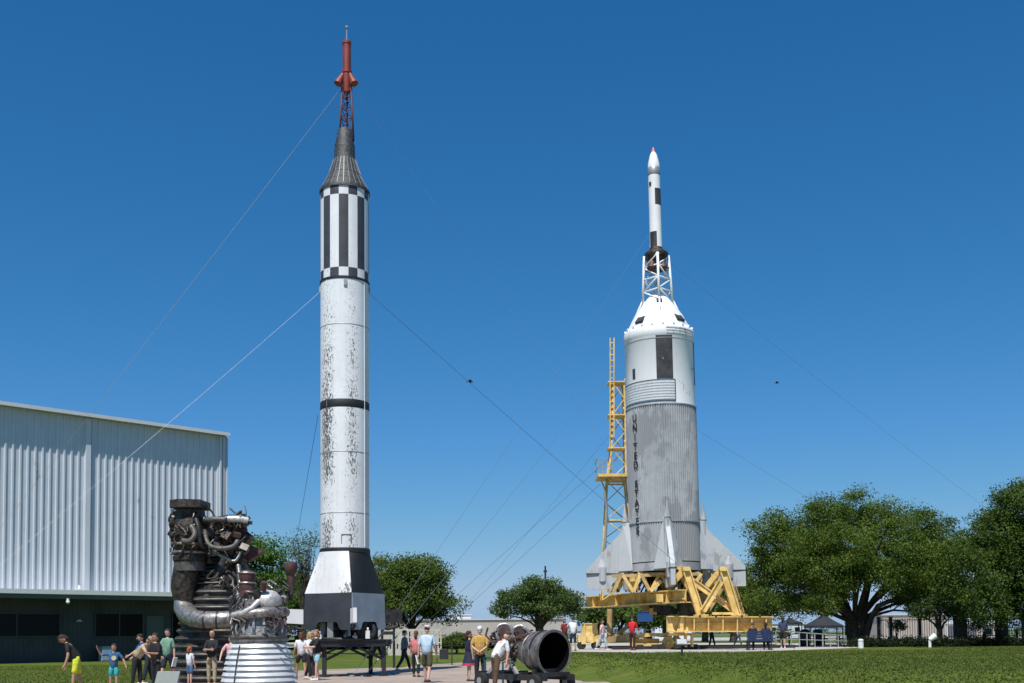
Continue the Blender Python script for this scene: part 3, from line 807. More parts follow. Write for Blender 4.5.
# fins with their conical fairings
FA = -3.0
for k in range(4):
    az = FA + 90 * k; a = R(az); d_ = Vector((math.sin(a), -math.cos(a), 0)); s_ = Vector((math.cos(a), math.sin(a), 0))
    o0 = Vector((r2.x, r2.y, 0))
    def fp_(r_, py): return o0 + d_ * (r_ * K2) + Vector((0, 0, z2(py)))
    b = MB(); pr = [fp_(35, 521), fp_(42, 530), fp_(79, 568), fp_(79, 588), fp_(58, 588), fp_(43, 571), fp_(35, 571)]
    th = .20
    A = [b.bm.verts.new(p - s_ * th * (1 if i in (0, 6) else .6)) for i, p in enumerate(pr)]; B_ = [b.bm.verts.new(p + s_ * th * (1 if i in (0, 6) else .6)) for i, p in enumerate(pr)]
    b._f(A[::-1]); b._f(B_)
    for i in range(7): b._f([A[i], A[(i + 1) % 7], B_[(i + 1) % 7], B_[i]])
    fin = b.build('fin', M['j_fin'], jr)
    b = MB(); b.prism([fp_(58, 571.6) - s_ * .215, fp_(79.4, 571.6) - s_ * .135, fp_(79.4, 572.6) - s_ * .135, fp_(43.5, 572.6) - s_ * .215], s_ * .35); b.build('hinge_line', M['r_slate'], fin)
    b = MB(); q = o0 + d_ * (39.0 * K2)
    b.tube([q + Vector((0, 0, z2(589))), q + Vector((0, 0, z2(572)))], .20, 16)
    b.tube([q + Vector((0, 0, z2(572))), q + Vector((0, 0, z2(556))), q + Vector((0, 0, z2(521)))], [.22, .24, .17], 16)
    b.cyl(q + Vector((0, 0, z2(521))), q + Vector((0, 0, z2(504))), .20, .01, 16)
    b.build('fairing', M['j_grey'], fin)
    b = MB(); T_, B__ = z2(522), z2(570.5)
    tp = [o0 + d_ * (34.5 * K2) - s_ * .22, o0 + d_ * (41.5 * K2) - s_ * .10, o0 + d_ * (41.5 * K2) + s_ * .10, o0 + d_ * (34.5 * K2) + s_ * .22]
    bt = [o0 + d_ * (33.5 * K2) - s_ * .80, o0 + d_ * (47 * K2) - s_ * .22, o0 + d_ * (47 * K2) + s_ * .22, o0 + d_ * (33.5 * K2) + s_ * .80]
    A = [b.bm.verts.new(p + Vector((0, 0, T_))) for p in tp]; B_ = [b.bm.verts.new(p + Vector((0, 0, B__))) for p in bt]
    b._f(A); b._f(B_[::-1])
    for i in range(4): b._f([A[i], A[(i + 1) % 4], B_[(i + 1) % 4], B_[i]])
    b.build('root_fairing', M['j_fin'], fin)
    b = MB(); q = o0 + d_ * (63.0 * K2)
    b.cyl(q + Vector((0, 0, z2(566))), q + Vector((0, 0, z2(551))), .26, .02, 12); b.cyl(q + Vector((0, 0, z2(580))), q + Vector((0, 0, z2(566))), .24, .26, 12)
    b.build('actuator_pod', M['j_fin'], fin)
for k in range(4):
    a = R(45 + 90 * k); p = Vector((r2.x + math.sin(a) * .9, r2.y - math.cos(a) * .9, 0))
    b = MB(); b.tube([p + Vector((0, 0, z2(582))), p + Vector((0, 0, z2(576))), p + Vector((0, 0, z2(572)))], [.55, .42, .25], 20); b.build('engine_nozzle', M['dark_steel'], jr)
# the rocket leans a touch to the left
jr.rotation_euler = (0, R(-.75), 0)
# ------------------------------------------------------------------ yellow launcher carrying the short rocket
Lc = Vector((r2.x, 60, PH))
ln = thing('launcher', Lc, 'yellow steel launcher with A-frame legs, heavy beams and lattice mast under the squat rocket', 'launcher')
YL, YD = M['yellow'], M['yellow_dirty']
def P(px, py, Y): return W(px, py, Y)
b = MB(); b.ibeam(P(587, 602.5, 66), P(686, 596.0, 57), .85, .68, 4, .05); b.bar(P(588, 604.5, 66) + Vector((0, -.12, 0)), P(685, 598.5, 57) + Vector((0, -.12, 0)), .07, .07); up_b = b.build('upper_beam', YL, ln)
b = MB()
for px, w_ in ((659.5, .35), (668, .3)):
    p = P(px, 598.2, 58.6 - .3); b.box(p, (w_, .3, .42))
b.build('bracket', YL, up_b)
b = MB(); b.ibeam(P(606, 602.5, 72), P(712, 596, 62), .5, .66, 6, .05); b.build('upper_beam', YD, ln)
b = MB(); b.ibeam(P(592, 604, 66), P(610, 604, 71.5), .4, .5, 0, .05); b.ibeam(P(640, 602, 61.5), P(660, 601, 67), .4, .5, 0, .05); b.ibeam(P(694, 598, 57), P(711, 598, 62), .4, .5, 0, .05)
b.build('cross_beam', YD, ln)
b = MB(); b.ibeam(P(686, 624.2, 57), P(772, 624.2, 57), .80, .80, 6, .05); b.bar(P(690, 623.5, 57) + Vector((0, -.10, 0)), P(771, 623.5, 57) + Vector((0, -.10, 0)), .06, .05)
lb = b.build('lower_beam', YL, ln)
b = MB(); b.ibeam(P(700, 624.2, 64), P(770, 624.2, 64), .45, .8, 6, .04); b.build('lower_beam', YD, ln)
# box end with triangular gussets
b = MB(); p0, p1 = P(667, 624.2, 57), P(687, 624.2, 57)
b.box((p0 + p1) / 2 + Vector((0, .15, 0)), ((p1 - p0).length, .2, .78)); b.bar(p0 + Vector((0, 0, .40)), p1 + Vector((0, 0, .40)), .6, .05); b.bar(p0 + Vector((0, 0, -.40)), p1 + Vector((0, 0, -.40)), .6, .05)
for x0, x1, xt in ((0, .34, .02), (.46, .80, .66)):
    a0, a1, at_ = p0.lerp(p1, x0), p0.lerp(p1, x1), p0.lerp(p1, xt + .1)
    b.prism([a0 + Vector((0, -.02, -.37)), a1 + Vector((0, -.02, -.37)), at_ + Vector((.06, -.02, .37)), at_ + Vector((-.06, -.02, .37))], (0, -.1, 0))
b.build('end_box', YL, ln)
# A-frames
def chan(b, p, q, w=.34, d=.30):
    """built-up channel: two flanges and a recessed web"""
    p, q = Vector(p), Vector(q); dr = (q - p).normalized(); x = dr.cross(Vector((0, -1, 0))).normalized()
    for s_ in (-1, 1): b.bar(p + x * s_ * (w / 2 - .03), q + x * s_ * (w / 2 - .03), d, .06, x)
    b.bar(p, q, d * .3, w - .12, x)
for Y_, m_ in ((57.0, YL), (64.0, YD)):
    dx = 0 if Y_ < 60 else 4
    for ax_, fx in ((685.5, 701), (722.5, 737.5)):
        b = MB(); chan(b, P(ax_ + dx, 568, Y_), P(fx + dx, 616, Y_), .40, .35); b.box(P(ax_ + dx, 569, Y_), (.34, .42, .22)); b.box(P(fx + dx, 615.2, Y_), (.7, .5, .07))
        b.build('a_frame_leg', m_, ln)
        b = MB(); b.bar(P(ax_ - 1 + dx, 569, Y_ + .35), P(ax_ - 15 + dx, 586, Y_ + .7), .3, .26); b.build('strut', m_, ln)
    b = MB(); chan(b, P(721 + dx, 581, Y_ - .2), P(703 + dx, 611, Y_ - .2), .32, .2); b.build('brace', m_, ln)
    b = MB(); chan(b, P(691 + dx, 580, Y_ + .3), P(736 + dx, 612, Y_ + .3), .32, .2); b.build('brace', m_, ln)
    b = MB(); b.bar(P(712 + dx, 613.5, Y_), P(734 + dx, 613.5, Y_), .3, .12); b.build('foot_plate', m_, ln)
for (x0, y0, x1, y1_, Y_, w_) in ((640.5, 571, 649.5, 591, 59, .24), (639.5, 572, 633.5, 592, 59, .2), (632.5, 574, 632, 592, 59, .3), (623, 575, 618, 592, 61, .2), (612, 582, 618, 592, 61, .2), (626, 577, 618, 591, 62, .2),
                                  (661, 581, 650, 591, 58.5, .26), (672, 584, 686, 569, 57.3, .28), (678, 567, 687, 574, 57.5, .3), (700, 569, 708, 586, 61, .22), (711, 572, 711, 594, 61.5, .32), (715, 574, 724, 588, 61, .26),
                                  (644, 577, 636, 592, 64, .2), (652, 574, 664, 592, 65, .2), (690, 575, 676, 594, 64, .22), (604, 580, 612, 596, 66, .18), (700, 582, 690, 594, 60, .2), (656, 573, 668, 590, 60, .2), (628, 573, 640, 590, 63, .18)):
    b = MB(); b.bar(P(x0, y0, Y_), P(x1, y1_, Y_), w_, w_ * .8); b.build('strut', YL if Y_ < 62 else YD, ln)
b = MB(); b.torus((r2.x, r2.y, P(666, 575, 60).z), 1.75, .09, 36, 8); b.build('support_ring', YD, ln)
b = MB()
for k in range(14):
    rr = random.Random(k); p = Vector((r2.x + rr.uniform(-1.5, 1.5), r2.y + rr.uniform(-1, 1.5), 0))
    q = p + Vector((rr.uniform(-.6, .6), rr.uniform(-.4, .4), 0)); b.tube([p + Vector((0, 0, P(666, 578, 60).z)), q + Vector((0, 0, P(666, 594, 60).z))], .05, 6)
b.build('hydraulic_lines', M['dark_steel'], ln)
rr = random.Random(91)
for k in range(9):
    p = P(rr.uniform(640, 700), rr.uniform(606, 613), rr.uniform(59, 63)); MB().box(p, (rr.uniform(.3, .9), .5, rr.uniform(.2, .4))).build('service_box', M[rr.choice(['dark_steel', 'black_paint', 'yellow_dirty'])], ln)
for k in range(16):
    x0 = rr.uniform(612, 718); Y_ = rr.uniform(58.5, 64); x1 = x0 + rr.choice([-9, -6, 6, 9])
    MB().bar(P(x0, rr.uniform(570, 575), Y_), P(x1, 592, Y_), .11, .11).build('strut', YL if k % 3 else YD, ln)
for Y_, n_, w_ in ((58.6, 9, .17), (61.2, 9, .14), (63.6, 10, .14)):
    xs_ = [612 + (700 - 612) * i / n_ + rr.uniform(-2, 2) for i in range(n_ + 1)]
    for i in range(n_): MB().bar(P(xs_[i], 573.5 if i % 2 else 592, Y_), P(xs_[i + 1], 592 if i % 2 else 573.5, Y_), w_, w_).build('strut', YL if i % 3 else YD, ln)
    MB().bar(P(612, 576, Y_), P(700, 574, Y_), .16, .16).build('chord', YD, ln)
for x_, Y_ in ((600, 66.2), (622, 65), (650, 62), (668, 60), (700, 57), (716, 57), (742, 57), (760, 57)):
    p = P(x_, 596 if x_ < 690 else 617, Y_ - .45); MB().cyl(p, p + Vector((0, 0, .12)), .05, n=8).build('bolt', M['dark_steel'], ln)
# centre turntable column and rear pivot
b = MB(); b.cyl(P(610, 641, 66), P(610, 609, 66), .19, n=16); b.box(P(610, 640, 66), (.7, .7, .25)); b.build('column', YD, ln)
b = MB(); b.cyl(P(690, 616, 60), P(690, 603, 60), .6, .75, 20); b.build('pivot', M['dark_steel'], ln)
b = MB(); b.bar(P(610, 640, 64), P(634, 637, 62), .7, .35); b.bar(P(616, 636, 63.5), P(630, 624.5, 63.5), .2, .22); b.box(P(622, 637.5, 63.3), (.8, .3, .3)); b.build('outrigger', YD, ln)
b = MB(); b.prism([P(632, 638, 60), P(632, 633.6, 60), P(650, 633, 60), P(667, 633, 60), P(672, 634, 60), P(672, 638.3, 60), P(655, 636.3, 60)], (0, .5, 0)); b.box(P(633.3, 640, 59.9), (.16, .4, .75)); b.box(P(647, 641, 60.7), (1.3, .4, .26)); b.bar(P(634, 645, 60), P(662, 645, 60), .3, .12)
b.build('bogie_frame', YL, ln)
b = MB(); b.box(P(681, 634.4, 57.6), (1.3, .5, .14)); b.box(P(685.5, 640.0, 57.4), (.12, .3, .72)); b.box(P(692, 640.0, 57.4), (.12, .3, .72)); b.box(P(688.7, 641.5, 57.4), (.28, .2, .08)); b.bar(P(672, 642.5, 57.8), P(686, 642.5, 57.6), .12, .10); b.build('outrigger_leg', YL, ln)
for px, Y_ in ((668, 59.6), (676, 59.8), (668, 64), (596, 66)):
    p = P(px, 643.3, Y_); p.z = PH + .36
    b = MB(); b.tube([p + Vector((0, -.06, 0)), p + Vector((0, .1, 0))], .31, 22); b.torus(p + Vector((0, -.06, 0)), .30, .045, 22, 6, Matrix.Rotation(R(90), 3, 'X')); b.sphere(p + Vector((0, -.12, 0)), .12, 10)
    b.build('wheel', YL, ln)
b = MB(); g0, g1 = P(612, 650, 59.5), P(795, 648.0, 60.5)
for dy in (0, 4.2): b.bar((g0.x, g0.y + dy, PH + .09), (g1.x, g1.y + dy, PH + .09), .16, .16)
b.build('rail', M['black_paint'], ln)
for px in (640, 655, 662, 689, 694):
    p = P(px, 648, 59.3); b = MB(); b.box((p.x, p.y, PH + .14), (.34, .4, .26)); b.build('foot_pad', M['black_paint'], ln)
# lattice mast
YM = 62.5
levels = [(600, 602.5, 634), (556, 604, 632), (520, 605.5, 629.5), (482, 607.5, 626), (448, 611.5, 625.5), (415, 612.5, 625), (382, 612.5, 624)]
def corners(l): return [P(l[1], l[0], YM), P(l[2], l[0], YM), P(l[2], l[0], YM) + Vector((0, 1.0, 0)), P(l[1], l[0], YM) + Vector((0, 1.0, 0))]
b = MB()
CL = [corners(l) for l in levels]
for A_, B_ in zip(CL, CL[1:]):
    for q in range(4): b.bar(A_[q], B_[q], .085)
mast = b.build('mast', YL, ln)
b = MB()
for i, (A_, B_) in enumerate(zip(CL, CL[1:])):
    for q in range(4):
        b.bar(B_[q], B_[(q + 1) % 4], .08)
        m1, m2 = A_[q].lerp(B_[q], .5), A_[(q + 1) % 4].lerp(B_[(q + 1) % 4], .5)
        b.bar(A_[q], m2, .05); b.bar(m2, B_[q], .05)
b.build('lattice', YL, mast)
b = MB(); lx = P(612, 400, YM - .1)
for s_ in (-.11, .11): b.bar(P(612, 437, YM - .1) + Vector((s_, 0, 0)), P(612, 338, YM - .1) + Vector((s_, 0, 0)), .06, .1)
z0_, z1_ = P(612, 437, YM).z, P(612, 338, YM).z
k = z0_
while k < z1_: b.box((lx.x, lx.y, k), (.2, .05, .05)); k += .34
b.build('ladder', YL, mast)
b = MB()
pc = P(612, 477, YM); pe = P(597, 477, YM); pf = P(627, 477, YM)
b.box(((pe.x + pf.x) / 2, YM + .2, pc.z), (pf.x - pe.x, 2.0, .16)); b.bar((pe.x + .1, YM - .6, pc.z - .05), P(606, 492, YM), .07); b.build('platform', YL, mast)
b = MB()
for x_ in (pe.x, pe.x + .42, pe.x + .84):
    for y_ in (YM - .75, YM + 1.15): b.bar((x_, y_, pc.z), (x_, y_, pc.z + 1.0), .045)
for z_ in (.5, 1.0):
    for y_ in (YM - .75, YM + 1.15): b.bar((pe.x, y_, pc.z + z_), (pe.x + .84, y_, pc.z + z_), .04)
    b.bar((pe.x, YM - .75, pc.z + z_), (pe.x, YM + 1.15, pc.z + z_), .04)
b.build('railing', M['galv'], mast)
for py in (382, 415, 448):
    b = MB(); p = P(618, py, YM); b.box((p.x - .1, YM + .45, p.z), (.95, 1.15, .07)); b.bar((p.x + .4, YM + .3, p.z + .2), (p.x + .95, YM + .1, p.z + .2), .1); b.build('landing', YL, mast)
b = MB(); b.tube([P(604.5, 492, YM - .7), P(607, 510, YM - .7), P(604.5, 556, YM - .7)], .07, 8); b.build('pipe', M['galv'], mast)
# small wheeled dolly
dp = P(588.5, 645, 62); dp = Vector((dp.x, 62, PH))
dl = thing('dolly', dp, 'small yellow steel dolly on wheels, left of the launcher column', 'dolly')
b = MB(); b.prism([dp + Vector((-.42, -.5, .85)), dp + Vector((.52, -.5, .85)), dp + Vector((.46, -.5, 1.42)), dp + Vector((-.3, -.5, 1.42))], (0, 1.0, 0)); b.box(dp + Vector((.08, 0, 1.44)), (.86, 1.1, .05)); b.prism([dp + Vector((.2, -.52, .86)), dp + Vector((.3, -.52, .86)), dp + Vector((.44, -.52, 1.4)), dp + Vector((.38, -.52, 1.4))], (0, -.06, 0)); b.prism([dp + Vector((-.36, -.52, .86)), dp + Vector((-.2, -.52, .86)), dp + Vector((-.2, -.52, 1.4)), dp + Vector((-.28, -.52, 1.4))], (0, -.06, 0)); b.build('upper_box', YL, dl)
b = MB(); b.box(dp + Vector((0, 0, .62)), (1.22, 1.1, .42)); b.box(dp + Vector((-.3, -.58, .55)), (.26, .1, .5)); b.box(dp + Vector((.15, -.58, .62)), (.2, .1, .5)); b.box(dp + Vector((.48, -.58, .5)), (.2, .1, .55)); b.build('chassis', YL, dl)
for sx in (-.4, .4):
    for sy in (-.5, .5):
        b = MB(); b.cyl(dp + Vector((sx, sy - .07, .22)), dp + Vector((sx, sy + .07, .22)), .22, n=18); b.build('wheel', M['rubber'], dl)
# blue equipment box on a post behind the launcher
bp_ = P(645, 640, 72); bb = thing('equipment_box', (bp_.x, 72, PH), 'blue equipment box on a brown post behind the launcher frame', 'box')
q = P(645, 617, 72); b = MB(); b.box(q, (.95, .6, .6)); b.box(q + Vector((0, 0, .32)), (1.0, .66, .05)); b.build('box_body', M['blue_box'], bb)
b = MB(); b.bar((bp_.x, 72, PH), (bp_.x, 72, q.z - .3), .16); b.build('post', M['bark'], bb)

# ------------------------------------------------------------------ standing engines
def rz(a): return Matrix.Rotation(a, 3, 'Z')
# 1: the tallest engine, dark ribbed bell
YE = 38.5; KE = YE / F
ec = W(222, 683, YE); ec = Vector((ec.x, YE, 0))
def ze(py): return W(222, py, YE).z
def E(px, py, dy=0): 
    p = W(px, py, YE + dy); return p
eg = thing('rocket_engine', ec, 'tallest standing rocket engine with dark ribbed bell, silver pipe loops and heavy turbopump', 'engine')
b = MB()
prof = []
n_ = 13
for i in range(n_):
    y0 = 686 - i * 7.6; y1_ = y0 - 4.2
    f0 = i / n_; rr = 50 - 19 * f0 ** 1.5
    prof += [(rr * KE, max(0, ze(y0))), ((rr + .3) * KE, ze(y1_)), ((rr - 3.0) * KE, ze(y1_ - .6)), ((rr - 3.3) * KE, ze(y0 - 7.0))]
b.lathe(prof, ec, 48); 
M['bell_dark'] = mat('bell_dark', (.035, .032, .028), .6, .3, var=.5, scale=3.5, col2=(.12, .11, .10), bump=.3)
M['bell_rib'] = mat('bell_rib', (.10, .095, .085), .55, .35, var=.5, scale=5, bump=.2)
b.build('nozzle', M['bell_dark'], eg)
for i in range(n_):
    y0 = 686 - i * 7.6; f0 = i / n_; rr = 50 - 19 * f0 ** 1.5
    b = MB(); b.torus((ec.x, ec.y, ze(y0 - 2.0)), (rr + .2) * KE, .045, 44, 6); b.build('hoop', M['bell_rib'], eg)
b = MB(); b.lathe([(31 * KE, ze(588)), (26 * KE, ze(575)), (19 * KE, ze(560)), (17 * KE, ze(552)), (21 * KE, ze(540)), (21 * KE, ze(526)), (23 * KE, ze(525)), (23 * KE, ze(520)), (9 * KE, ze(517)), (0, ze(515))], (ec.x + .1, ec.y, 0), 32); b.build('thrust_chamber', M['soot_steel'], eg)
# turbopump column on the left
tx = W(190, 560, YE - .9); tcx = (tx.x, tx.y, -.09)
b = MB(); b.lathe([(15 * KE, ze(566)), (15.5 * KE, ze(560)), (16.5 * KE, ze(559.5)), (16.5 * KE, ze(555.5)), (15.5 * KE, ze(555)), (15.5 * KE, ze(551)), (14 * KE, ze(550)), (16 * KE, ze(546)), (14.5 * KE, ze(543)), (15 * KE, ze(536)), (17 * KE, ze(533)), (16.5 * KE, ze(524)), (14.5 * KE, ze(518)), (14 * KE, ze(510)), (17 * KE, ze(508.5)), (17 * KE, ze(506)), (12 * KE, ze(505)), (0, ze(504.6))], tcx, 32)
b.build('turbopump', M['soot_steel'], eg)
for py in (546.5, 554.5): b = MB(); b.torus((tcx[0], tcx[1], ze(py)), 15.8 * KE, .05, 32, 8); b.build('flange', M['silver'], eg)
b = MB(); b.lathe([(15.2 * KE, ze(570)), (15.4 * KE, ze(560)), (15.4 * KE, ze(559))], tcx, 32); b.build('collar', M['bell_rib'], eg)
b = MB(); b.prism([Vector((tcx[0], tcx[1], 0)) + Vector((x_ * KE, y_, ze(512))) for x_, y_ in ((-16, -.5), (-6, -.75), (14, -.6), (16, .5), (-10, .6))], (0, 0, .27)); b.build('inlet_plate', M['soot_steel'], eg)
# heat exchanger cone and elbow
b = MB(); b.tube([E(187, 569, -.9), E(185, 580, -.9), E(184, 588, -.9), E(184.5, 595, -.9), E(186, 603, -.9)], [.45, .45, .44, .40, .36], 26); b.build('exhaust_cone', M['soot_steel'], eg)
b = MB(); b.tube([E(185, 600, -.9), E(184, 608, -1), E(187, 614, -1.3), E(194, 618.5, -1.7), E(204, 620, -2.0), E(218, 620, -2.1), E(234, 619, -2.0), E(250, 617, -1.6)], [.36, .34, .33, .30, .29, .29, .28, .25], 24); duct = b.build('exhaust_pipe', M['silver'], eg)
for a_, c_ in ((E(204.5, 620, -2.0), E(206, 620, -2.0)), (E(217.5, 620, -2.1), E(219, 620, -2.1)), (E(233, 619, -2.05), E(234, 619, -2.05))):
    b = MB(); b.cyl(a_, c_, .315, n=24); b.build('clamp', M['dark_steel'], duct)
# upper pipes
def tb_(name, pts, r, m): 
    b = MB()
    P_ = [Vector(p) for p in pts]
    # Catmull-Rom smoothing
    out = []
    for i in range(len(P_) - 1):
        p0 = P_[max(i - 1, 0)]; p1 = P_[i]; p2 = P_[i + 1]; p3 = P_[min(i + 2, len(P_) - 1)]
        for k in range(5):
            t_ = k / 5
            out.append(.5 * ((2 * p1) + (-p0 + p2) * t_ + (2 * p0 - 5 * p1 + 4 * p2 - p3) * t_ ** 2 + (-p0 + 3 * p1 - 3 * p2 + p3) * t_ ** 3))
    out.append(P_[-1]); b.tube(out, r, 12); return b.build(name, M[m], eg)
tb_('pipe', [E(203, 521, -1.1), E(212, 519.5, -1.3), E(230, 519.5, -1.3), E(243, 518, -1.2)], .10, 'bell_rib')
tb_('pipe', [E(228, 519, -1.32), E(238, 519, -1.3), E(248, 520.5, -1.2)], .115, 'bright_metal')
tb_('pipe', [E(205, 530, -1.1), E(206.5, 540, -1.2), E(212, 547, -1.4), E(224, 548.5, -1.5), E(234, 546, -1.4), E(238, 540, -1.2)], .085, 'bell_rib')
tb_('pipe', [E(213, 552, -1.2), E(224, 557, -1.3), E(235, 561, -1.3), E(240, 552, -1.2)], .055, 'silver')
tb_('pipe', [E(196, 519, -1.5), E(199, 530, -1.6), E(201, 545, -1.5), E(207, 549, -1.2)], .08, 'dark_steel')
tb_('pipe', [E(183, 541, -1.6), E(190, 541, -1.7), E(195, 534, -1.6), E(191, 526, -1.5)], .1, 'bell_rib')
for px_, py_, dy_ in ((205, 520.5, -1.15), (227, 519.4, -1.3), (241, 518.2, -1.22)):
    q = E(px_, py_, dy_); b = MB(); b.cyl(q - Vector((.03, 0, 0)), q + Vector((.03, 0, 0)), .16, n=16); b.build('flange', M['dark_steel'], eg)
rnd = random.Random(11)
for k in range(80):
    x0, y0 = rnd.uniform(199, 246), rnd.uniform(517, 562)
    if k > 50: x0, y0 = rnd.uniform(212, 246), rnd.uniform(560, 600)
    if y0 > 545 and x0 > 240: continue
    pts = [E(x0, y0, rnd.uniform(-1.2, -.3))]
    for j in range(3): pts.append(pts[-1] + Vector((rnd.uniform(-.35, .35), rnd.uniform(-.2, .2), rnd.uniform(-.35, .35))))
    tb_('line', pts, rnd.uniform(.014, .045), rnd.choice(['dark_steel', 'soot_steel', 'soot_steel', 'bell_rib', 'silver']))
for k in range(18):
    x0, y0 = rnd.uniform(202, 244), rnd.uniform(522, 560)
    p = E(x0, y0, rnd.uniform(-1.0, -.2)); s_ = rnd.uniform(.09, .22)
    b = MB()
    if k % 2: b.cyl(p, p + Vector((rnd.uniform(-.2, .2), -.12, rnd.uniform(-.1, .3))), s_, s_ * .8, 14)
    else: b.sphere(p, s_, 12)
    b.build('valve', M[rnd.choice(['soot_steel', 'dark_steel', 'bell_rib'])], eg)
for k in range(10):
    a = rnd.uniform(-2.2, .6); p = Vector((tcx[0] + math.sin(a) * 15 * KE, tcx[1] - math.cos(a) * 15 * KE, ze(rnd.uniform(517, 545))))
    b = MB(); b.cyl(p, p + Vector((math.sin(a) * .18, -math.cos(a) * .18, rnd.uniform(-.05, .1))), rnd.uniform(.07, .16), n=12); b.build('valve', M[rnd.choice(['soot_steel', 'bell_rib', 'dark_steel'])], eg)
for k in range(40):
    a = rnd.uniform(-2.4, 1.2); py = rnd.uniform(510, 549); rr = 15.5 * KE
    p = Vector((tcx[0] + math.sin(a) * rr, tcx[1] - math.cos(a) * rr, ze(py + 3)))
    pts = [p]
    for q in range(3):
        a += rnd.uniform(-.35, .35); p = Vector((tcx[0] + math.sin(a) * (rr + rnd.uniform(0, .12)), tcx[1] - math.cos(a) * (rr + rnd.uniform(0, .12)), pts[-1].z - rnd.uniform(-.12, .22))); pts.append(p)
    tb_('line', pts, rnd.uniform(.015, .04), rnd.choice(['dark_steel', 'soot_steel', 'bell_rib', 'silver', 'copper_rust']))
for k in range(30):
    p = E(rnd.uniform(200, 248), rnd.uniform(522, 562), rnd.uniform(-1.3, -.6)); q = rnd.uniform(.05, .14)
    MB().box(p, (q * rnd.uniform(.6, 2.5), q, q * rnd.uniform(.6, 2.5)), Euler((rnd.uniform(-.5, .5), rnd.uniform(-.8, .8), rnd.uniform(-.5, .5))).to_matrix()).build('bracket', M[rnd.choice(['dark_steel', 'soot_steel', 'bell_rib', 'copper_rust'])], eg)
# right gimbal arm and dark deflector plates
b = MB(); b.prism([E(238, 548, -.6), E(245, 543, -.6), E(262, 550, -.6), E(261, 553, -.6), E(250, 560, -.6), E(240, 562, -.6)], (0, .5, 0)); b.build('gimbal_plate', M['copper_rust'], eg)
b = MB(); b.prism([E(236, 528, -.5), E(249, 534, -.5), E(250, 538, -.5), E(240, 545, -.5)], (0, .7, 0)); b.build('gimbal_plate', M['soot_steel'], eg)
b = MB(); b.bar(E(240, 521, -1), E(252, 523, -1), .12, .12); b.bar(E(246, 519, -1), E(250, 517.5, -1), .1); b.build('arm', M['dark_steel'], eg)
# fuel duct slanting from the pump to the bell (dark wedge)
b = MB(); b.tube([E(226, 556, -.7), E(218, 575, -.8), E(211, 590, -.9), E(207, 600, -1.0)], [.2, .22, .2, .2], 18); b.build('fuel_duct', M['dark_steel'], eg)
for k in range(7):
    b = MB(); b.torus((ec.x, ec.y, ze(560 + k * 4)), (18 + k * 2.1) * KE, .035, 36, 6); b.build('hoop', M['bell_rib'], eg)
tb_('pipe', [E(238, 565, -1.2), E(240, 580, -1.4), E(238, 600, -1.7), E(243, 625, -2.0)], .08, 'silver')
b = MB(); b.lathe([(48 * KE, 0.0), (48 * KE, .10), (0, .10)], ec, 40); b.build('base_ring', M['dark_steel'], eg)

# 2: nearer engine with bright white ribbed bell
YJ = 28.0; KJ = YJ / F
jc = W(259.5, 690, YJ); jc = Vector((jc.x, YJ, 0))
def zj(py): return W(259, py, YJ).z
def J(px, py, dy=0): return W(px, py, YJ + dy)
ej = thing('rocket_engine', jc, 'nearer rocket engine with bright white ribbed bell at the bottom of the picture', 'engine')
M['bell_white'] = mat('bell_white', (.60, .61, .60), .42, .25, var=.12, scale=3, col2=(.75, .76, .75))
prof = []
def rj(py):
    u_ = (py - 638) / 60.0
    return (25.5 + 15.0 * max(0, u_) ** .62) * KJ
yy_ = 703.0
while yy_ > 644:
    prof += [(rj(yy_), zj(yy_)), (rj(yy_ - 3.2) - .022, zj(yy_ - 3.2)), (rj(yy_ - 3.2) - .085, zj(yy_ - 3.3)), (rj(yy_ - 5.4) - .085, zj(yy_ - 5.5))]; yy_ -= 5.6
b = MB(); b.lathe(prof, jc, 64); b.build('nozzle', M['bell_white'], ej)
for k in range(1):
    a = (-.45, .5, 1.3)[k]; p = [Vector((jc.x + math.sin(a) * (rj(y_) + .02), jc.y - math.cos(a) * (rj(y_) + .02), zj(y_))) for y_ in (700, 680, 660, 645)]
    b = MB(); b.tube(p, .014, 6); b.build('drain_line', M['dark_steel'], ej)
b = MB(); b.lathe([(26 * KJ, zj(646)), (26.5 * KJ, zj(642)), (28.5 * KJ, zj(641)), (28.5 * KJ, zj(636)), (26 * KJ, zj(635)), (24 * KJ, zj(626)), (21 * KJ, zj(612)), (21 * KJ, zj(604)), (14 * KJ, zj(600)), (0, zj(599))], jc, 40); b.build('thrust_chamber', M['silver'], ej)
b = MB(); b.torus((jc.x, jc.y, zj(637)), 27.5 * KJ, .06, 44, 10); b.build('manifold', M['bell_rib'], ej)
b = MB(); b.torus((jc.x, jc.y, zj(614)), 24.5 * KJ, .14, 44, 10, rot=Matrix.Rotation(R(-4), 3, 'Y')); b.build('manifold', M['silver'], ej)
for k in range(16):
    a = 2 * PI * k / 16; d_ = Vector((math.sin(a), -math.cos(a), 0))
    b = MB(); b.tube([jc + d_ * (25.5 * KJ) + Vector((0, 0, zj(634))), jc + d_ * (26.6 * KJ) + Vector((0, 0, zj(628))), jc + d_ * (24 * KJ) + Vector((0, 0, zj(618)))], .035, 6); b.build('strut', M['bright_metal'] if k % 2 else M['r_grey'], ej)
b = MB(); b.sphere(J(267, 601, -.15), .37, 22, (1.05, 1, .78)); b.cyl(J(254, 610, -.2), J(258, 606, -.2), .12, .25, 16); b.build('helium_sphere', M['bright_metal'], ej)
b = MB(); b.cyl(J(267, 616, -.15), J(267, 607, -.15), .38, .40, 22); b.build('pump_housing', M['silver'], ej)
b = MB(); b.tube([J(233, 615, -.5), J(243, 613, -.7), J(252, 608, -.7), J(259, 601, -.6)], .07, 10); b.build('pipe', M['bright_metal'], ej)
